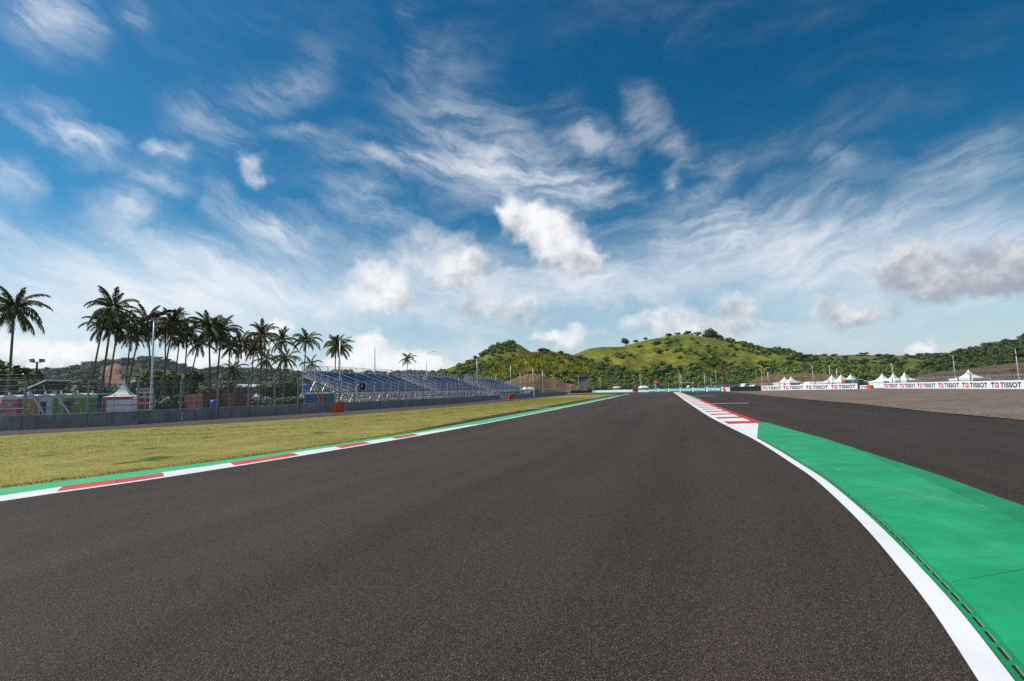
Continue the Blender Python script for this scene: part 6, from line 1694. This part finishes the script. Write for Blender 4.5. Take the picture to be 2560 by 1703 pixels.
# parked cars
def car(label, px, py, Y, rot, body, van=False):
    q = P(px, py, Y); t = thing('parked_car', label, 'car', (q[0], q[1], 0), rot, 'vehicles parked behind the right fence'); L_, w = 4.4, 1.75
    b = MB(); pr = [(-2.2, .35), (-2.2, .85), (-1.35, .98), (-.75, 1.48), (1.1, 1.52), (1.85, 1.0), (2.2, .9), (2.2, .35)] if not van else [(-2.2, .35), (-2.2, .95), (-1.7, 1.1), (-1.2, 1.9), (2.15, 1.95), (2.2, .35)]
    b.hexa([(x, -w / 2, z) for x, z in pr], [(x, w / 2, z) for x, z in pr]); b.build('body', M[body], t)
    g = [(-1.22, .99), (-.70, 1.41), (1.02, 1.44), (1.62, 1.0)] if not van else [(-1.5, 1.15), (-1.12, 1.78), (1.9, 1.82), (1.9, 1.15)]
    for s_ in (-1, 1): MB().poly([(x, s_ * (w / 2 + .004), z) for x, z in (g if s_ > 0 else g[::-1])]).build('window', M['glass_dark'], t)
    for x in (-1.35, 1.35):
        for s_ in (-1, 1):
            wo = MB().tube([(x, s_ * (w / 2 - .16), .33), (x, s_ * (w / 2 + .02), .33)], .33, 12).build('wheel', M['rubber'], t); MB().tube([(x, s_ * (w / 2 + .021), .33), (x, s_ * (w / 2 + .03), .33)], .2, 10).build('rim', M['pale_steel'], wo)
    for s_ in (-.6, .6): MB().box(-2.215, -2.201, s_ - .17, s_ + .17, .62, .78).build('headlight', M['white_plastic'], t)
car('white van parked behind the fence left of the four-logo wall', 1866, 962, 160, R(20), 'car_white', True)
car('dark car parked left of the white van', 1840, 964, 165, R(10), 'car_dark'); car('silver car parked at the left end of the parked vehicles', 1793, 964, 180, R(5), 'car_silver')
car('dark van parked between the silver and the dark car', 1815, 963, 172, R(12), 'car_dark', True); car('white car parked right behind the tyre barrier', 1886, 965, 158, R(25), 'car_white')
car('dark car parked behind the low white canopy tent', 2010, 958, 160, R(15), 'car_dark'); car('white pickup parked above the fifth turquoise panel', 1729, 962, 190, R(5), 'car_white', True)
# hut with a red roof, boom barrier
q = P(1643, 958, 210); t = thing('marshal_hut', 'small dark hut with red roof above the turquoise wall', 'hut', (q[0], q[1], 0), R(10)); zt = float(q[2])
MB().box(-.9, .9, -.8, .8, 0, zt).build('body', M['building_grey'], t); MB().hexa([(-1.1, -1, zt + .002), (1.1, -1, zt + .002), (1.1, 1, zt + .002), (-1.1, 1, zt + .002)], [(-.8, -.2, zt + .6), (.8, -.2, zt + .6), (.8, .2, zt + .6), (-.8, .2, zt + .6)]).build('roof', M['red_plastic'], t); MB().box(-.6, .6, -.83, -.801, zt - 1.1, zt - .3).build('window', M['glass_dark'], t)
q = P(1702, 957.5, 192); t = thing('shelter_roof', 'long pale flat shelter roof above the turquoise wall', 'shelter', (q[0], q[1], 0), R(-4)); zt = float(q[2])
MB().hexa([(0, -1, zt), (4.6, -1, zt - .25), (4.6, 1, zt - .25), (0, 1, zt)], [(0, -1, zt + .3), (4.6, -1, zt), (4.6, 1, zt), (0, 1, zt + .3)]).build('roof', M['white_plastic'], t)
for x_ in (.3, 4.3):
    for y_ in (-.8, .8): MB().box(x_ - .05, x_ + .05, y_ - .05, y_ + .05, 0, zt - .26).build('post', M['steel'], t)

# ================================================================== marshals
def person(label, loc, rotz, joints, radii, top, bottom, height=1.7):
    """one skinned body; clothing by height bands on the same mesh"""
    t = thing('person', label, 'person', (*loc, 0), rotz); names = list(joints); idx = {k: i for i, k in enumerate(names)}
    edges = [('pelvis', 'chest'), ('chest', 'neck'), ('neck', 'head'), ('chest', 'sh_l'), ('sh_l', 'el_l'), ('el_l', 'ha_l'), ('chest', 'sh_r'), ('sh_r', 'el_r'), ('el_r', 'ha_r'), ('pelvis', 'hip_l'), ('hip_l', 'kn_l'), ('kn_l', 'an_l'), ('an_l', 'to_l'), ('pelvis', 'hip_r'), ('hip_r', 'kn_r'), ('kn_r', 'an_r'), ('an_r', 'to_r'), ('head', 'crown')]
    me = bpy.data.meshes.new('body'); me.from_pydata([joints[k] for k in names], [(idx[a], idx[b]) for a, b in edges], []); o = link('body', me, t)
    md = o.modifiers.new('skin', 'SKIN'); o.modifiers.new('sub', 'SUBSURF').levels = 1
    for i, k in enumerate(names):
        sv = me.skin_vertices[0].data[i]; r_ = radii.get(k, .06); sv.radius = (r_, r_ * .85); sv.use_root = (k == 'pelvis')
    bpy.context.view_layer.update(); ev = bpy.data.meshes.new_from_object(o.evaluated_get(bpy.context.evaluated_depsgraph_get())); o.modifiers.clear(); o.data = ev
    for m_ in ('skin', top, bottom): ev.materials.append(M[m_])
    head = Vector(joints['head']); pel = Vector(joints['pelvis']); ha = [Vector(joints[k]) for k in ('ha_l', 'ha_r')]
    for p in ev.polygons:
        c_ = p.center; p.use_smooth = True
        p.material_index = 0 if (c_ - head).length < .2 or min((c_ - h_).length for h_ in ha) < .13 else (2 if c_.z < pel.z - .02 else 1)
    hm = MB(); 
    for k in range(5):
        pass
    hr = MB(); hr.tube([head + Vector((0, .01, .03)), head + Vector((0, .015, .10)), head + Vector((0, .02, .17)), head + Vector((0, .02, .20))], [.118, .122, .09, .03], 10); hr.build('hair', M['dark_cloth'], t, smooth=True)
    return t
RAD = dict(pelvis=.15, chest=.17, neck=.06, head=.095, crown=.075, sh_l=.075, sh_r=.075, el_l=.05, el_r=.05, ha_l=.045, ha_r=.045, hip_l=.10, hip_r=.10, kn_l=.07, kn_r=.07, an_l=.045, an_r=.045, to_l=.04, to_r=.04)
bend = dict(pelvis=(0, .1, .88), chest=(.0, -.22, 1.20), neck=(0, -.36, 1.30), head=(0, -.46, 1.38), crown=(0, -.50, 1.46), sh_l=(-.2, -.26, 1.22), el_l=(-.24, -.38, .98), ha_l=(-.18, -.50, .78), sh_r=(.2, -.26, 1.22), el_r=(.24, -.40, .98), ha_r=(.18, -.52, .78), hip_l=(-.11, .1, .84), kn_l=(-.13, -.04, .48), an_l=(-.13, .06, .07), to_l=(-.14, -.1, .04), hip_r=(.11, .1, .84), kn_r=(.13, -.02, .48), an_r=(.14, .1, .07), to_r=(.15, -.06, .04))
stand = dict(pelvis=(0, 0, .92), chest=(0, 0, 1.28), neck=(0, -.01, 1.46), head=(0, -.03, 1.58), crown=(0, -.02, 1.68), sh_l=(-.2, 0, 1.38), el_l=(-.26, .0, 1.10), ha_l=(-.25, -.10, .86), sh_r=(.2, 0, 1.38), el_r=(.27, .0, 1.10), ha_r=(.24, -.12, .88), hip_l=(-.1, 0, .88), kn_l=(-.12, -.05, .48), an_l=(-.12, .05, .07), to_l=(-.13, -.12, .04), hip_r=(.1, 0, .88), kn_r=(.11, .0, .48), an_r=(.11, .06, .07), to_r=(.12, -.1, .04))
person('person in yellow top and dark trousers bending at the end of the far wall', P2(1419, 985, 172), R(60), bend, RAD, 'yellow_cloth', 'dark_cloth')
person('person in pale clothes standing just right of the one in yellow', P2(1424.5, 985, 174), R(-40), stand, RAD, 'pale_cloth', 'pale_cloth')

# ================================================================== thin haze in the air
hz_ = MB(); hz_.box(-3400, 3400, -250, 5900, -1.2, 118)
hzo = hz_.build('haze', bpy.data.materials.new('haze_air')); hm_ = hzo.data.materials[0]; hm_.use_nodes = True; hm_.node_tree.nodes.clear()
nt_ = NT(hm_.node_tree); pv = nt_.n('ShaderNodeVolumePrincipled'); pv.inputs['Color'].default_value = (0.78, 0.86, 1.0, 1); pv.inputs['Density'].default_value = 0.00006; pv.inputs['Anisotropy'].default_value = 0.2
ou = nt_.n('ShaderNodeOutputMaterial'); nt_.put(ou.inputs['Volume'], pv.outputs[0])
tag(hzo, 'thin pale haze in the air over the whole circuit', 'haze', kind='stuff')
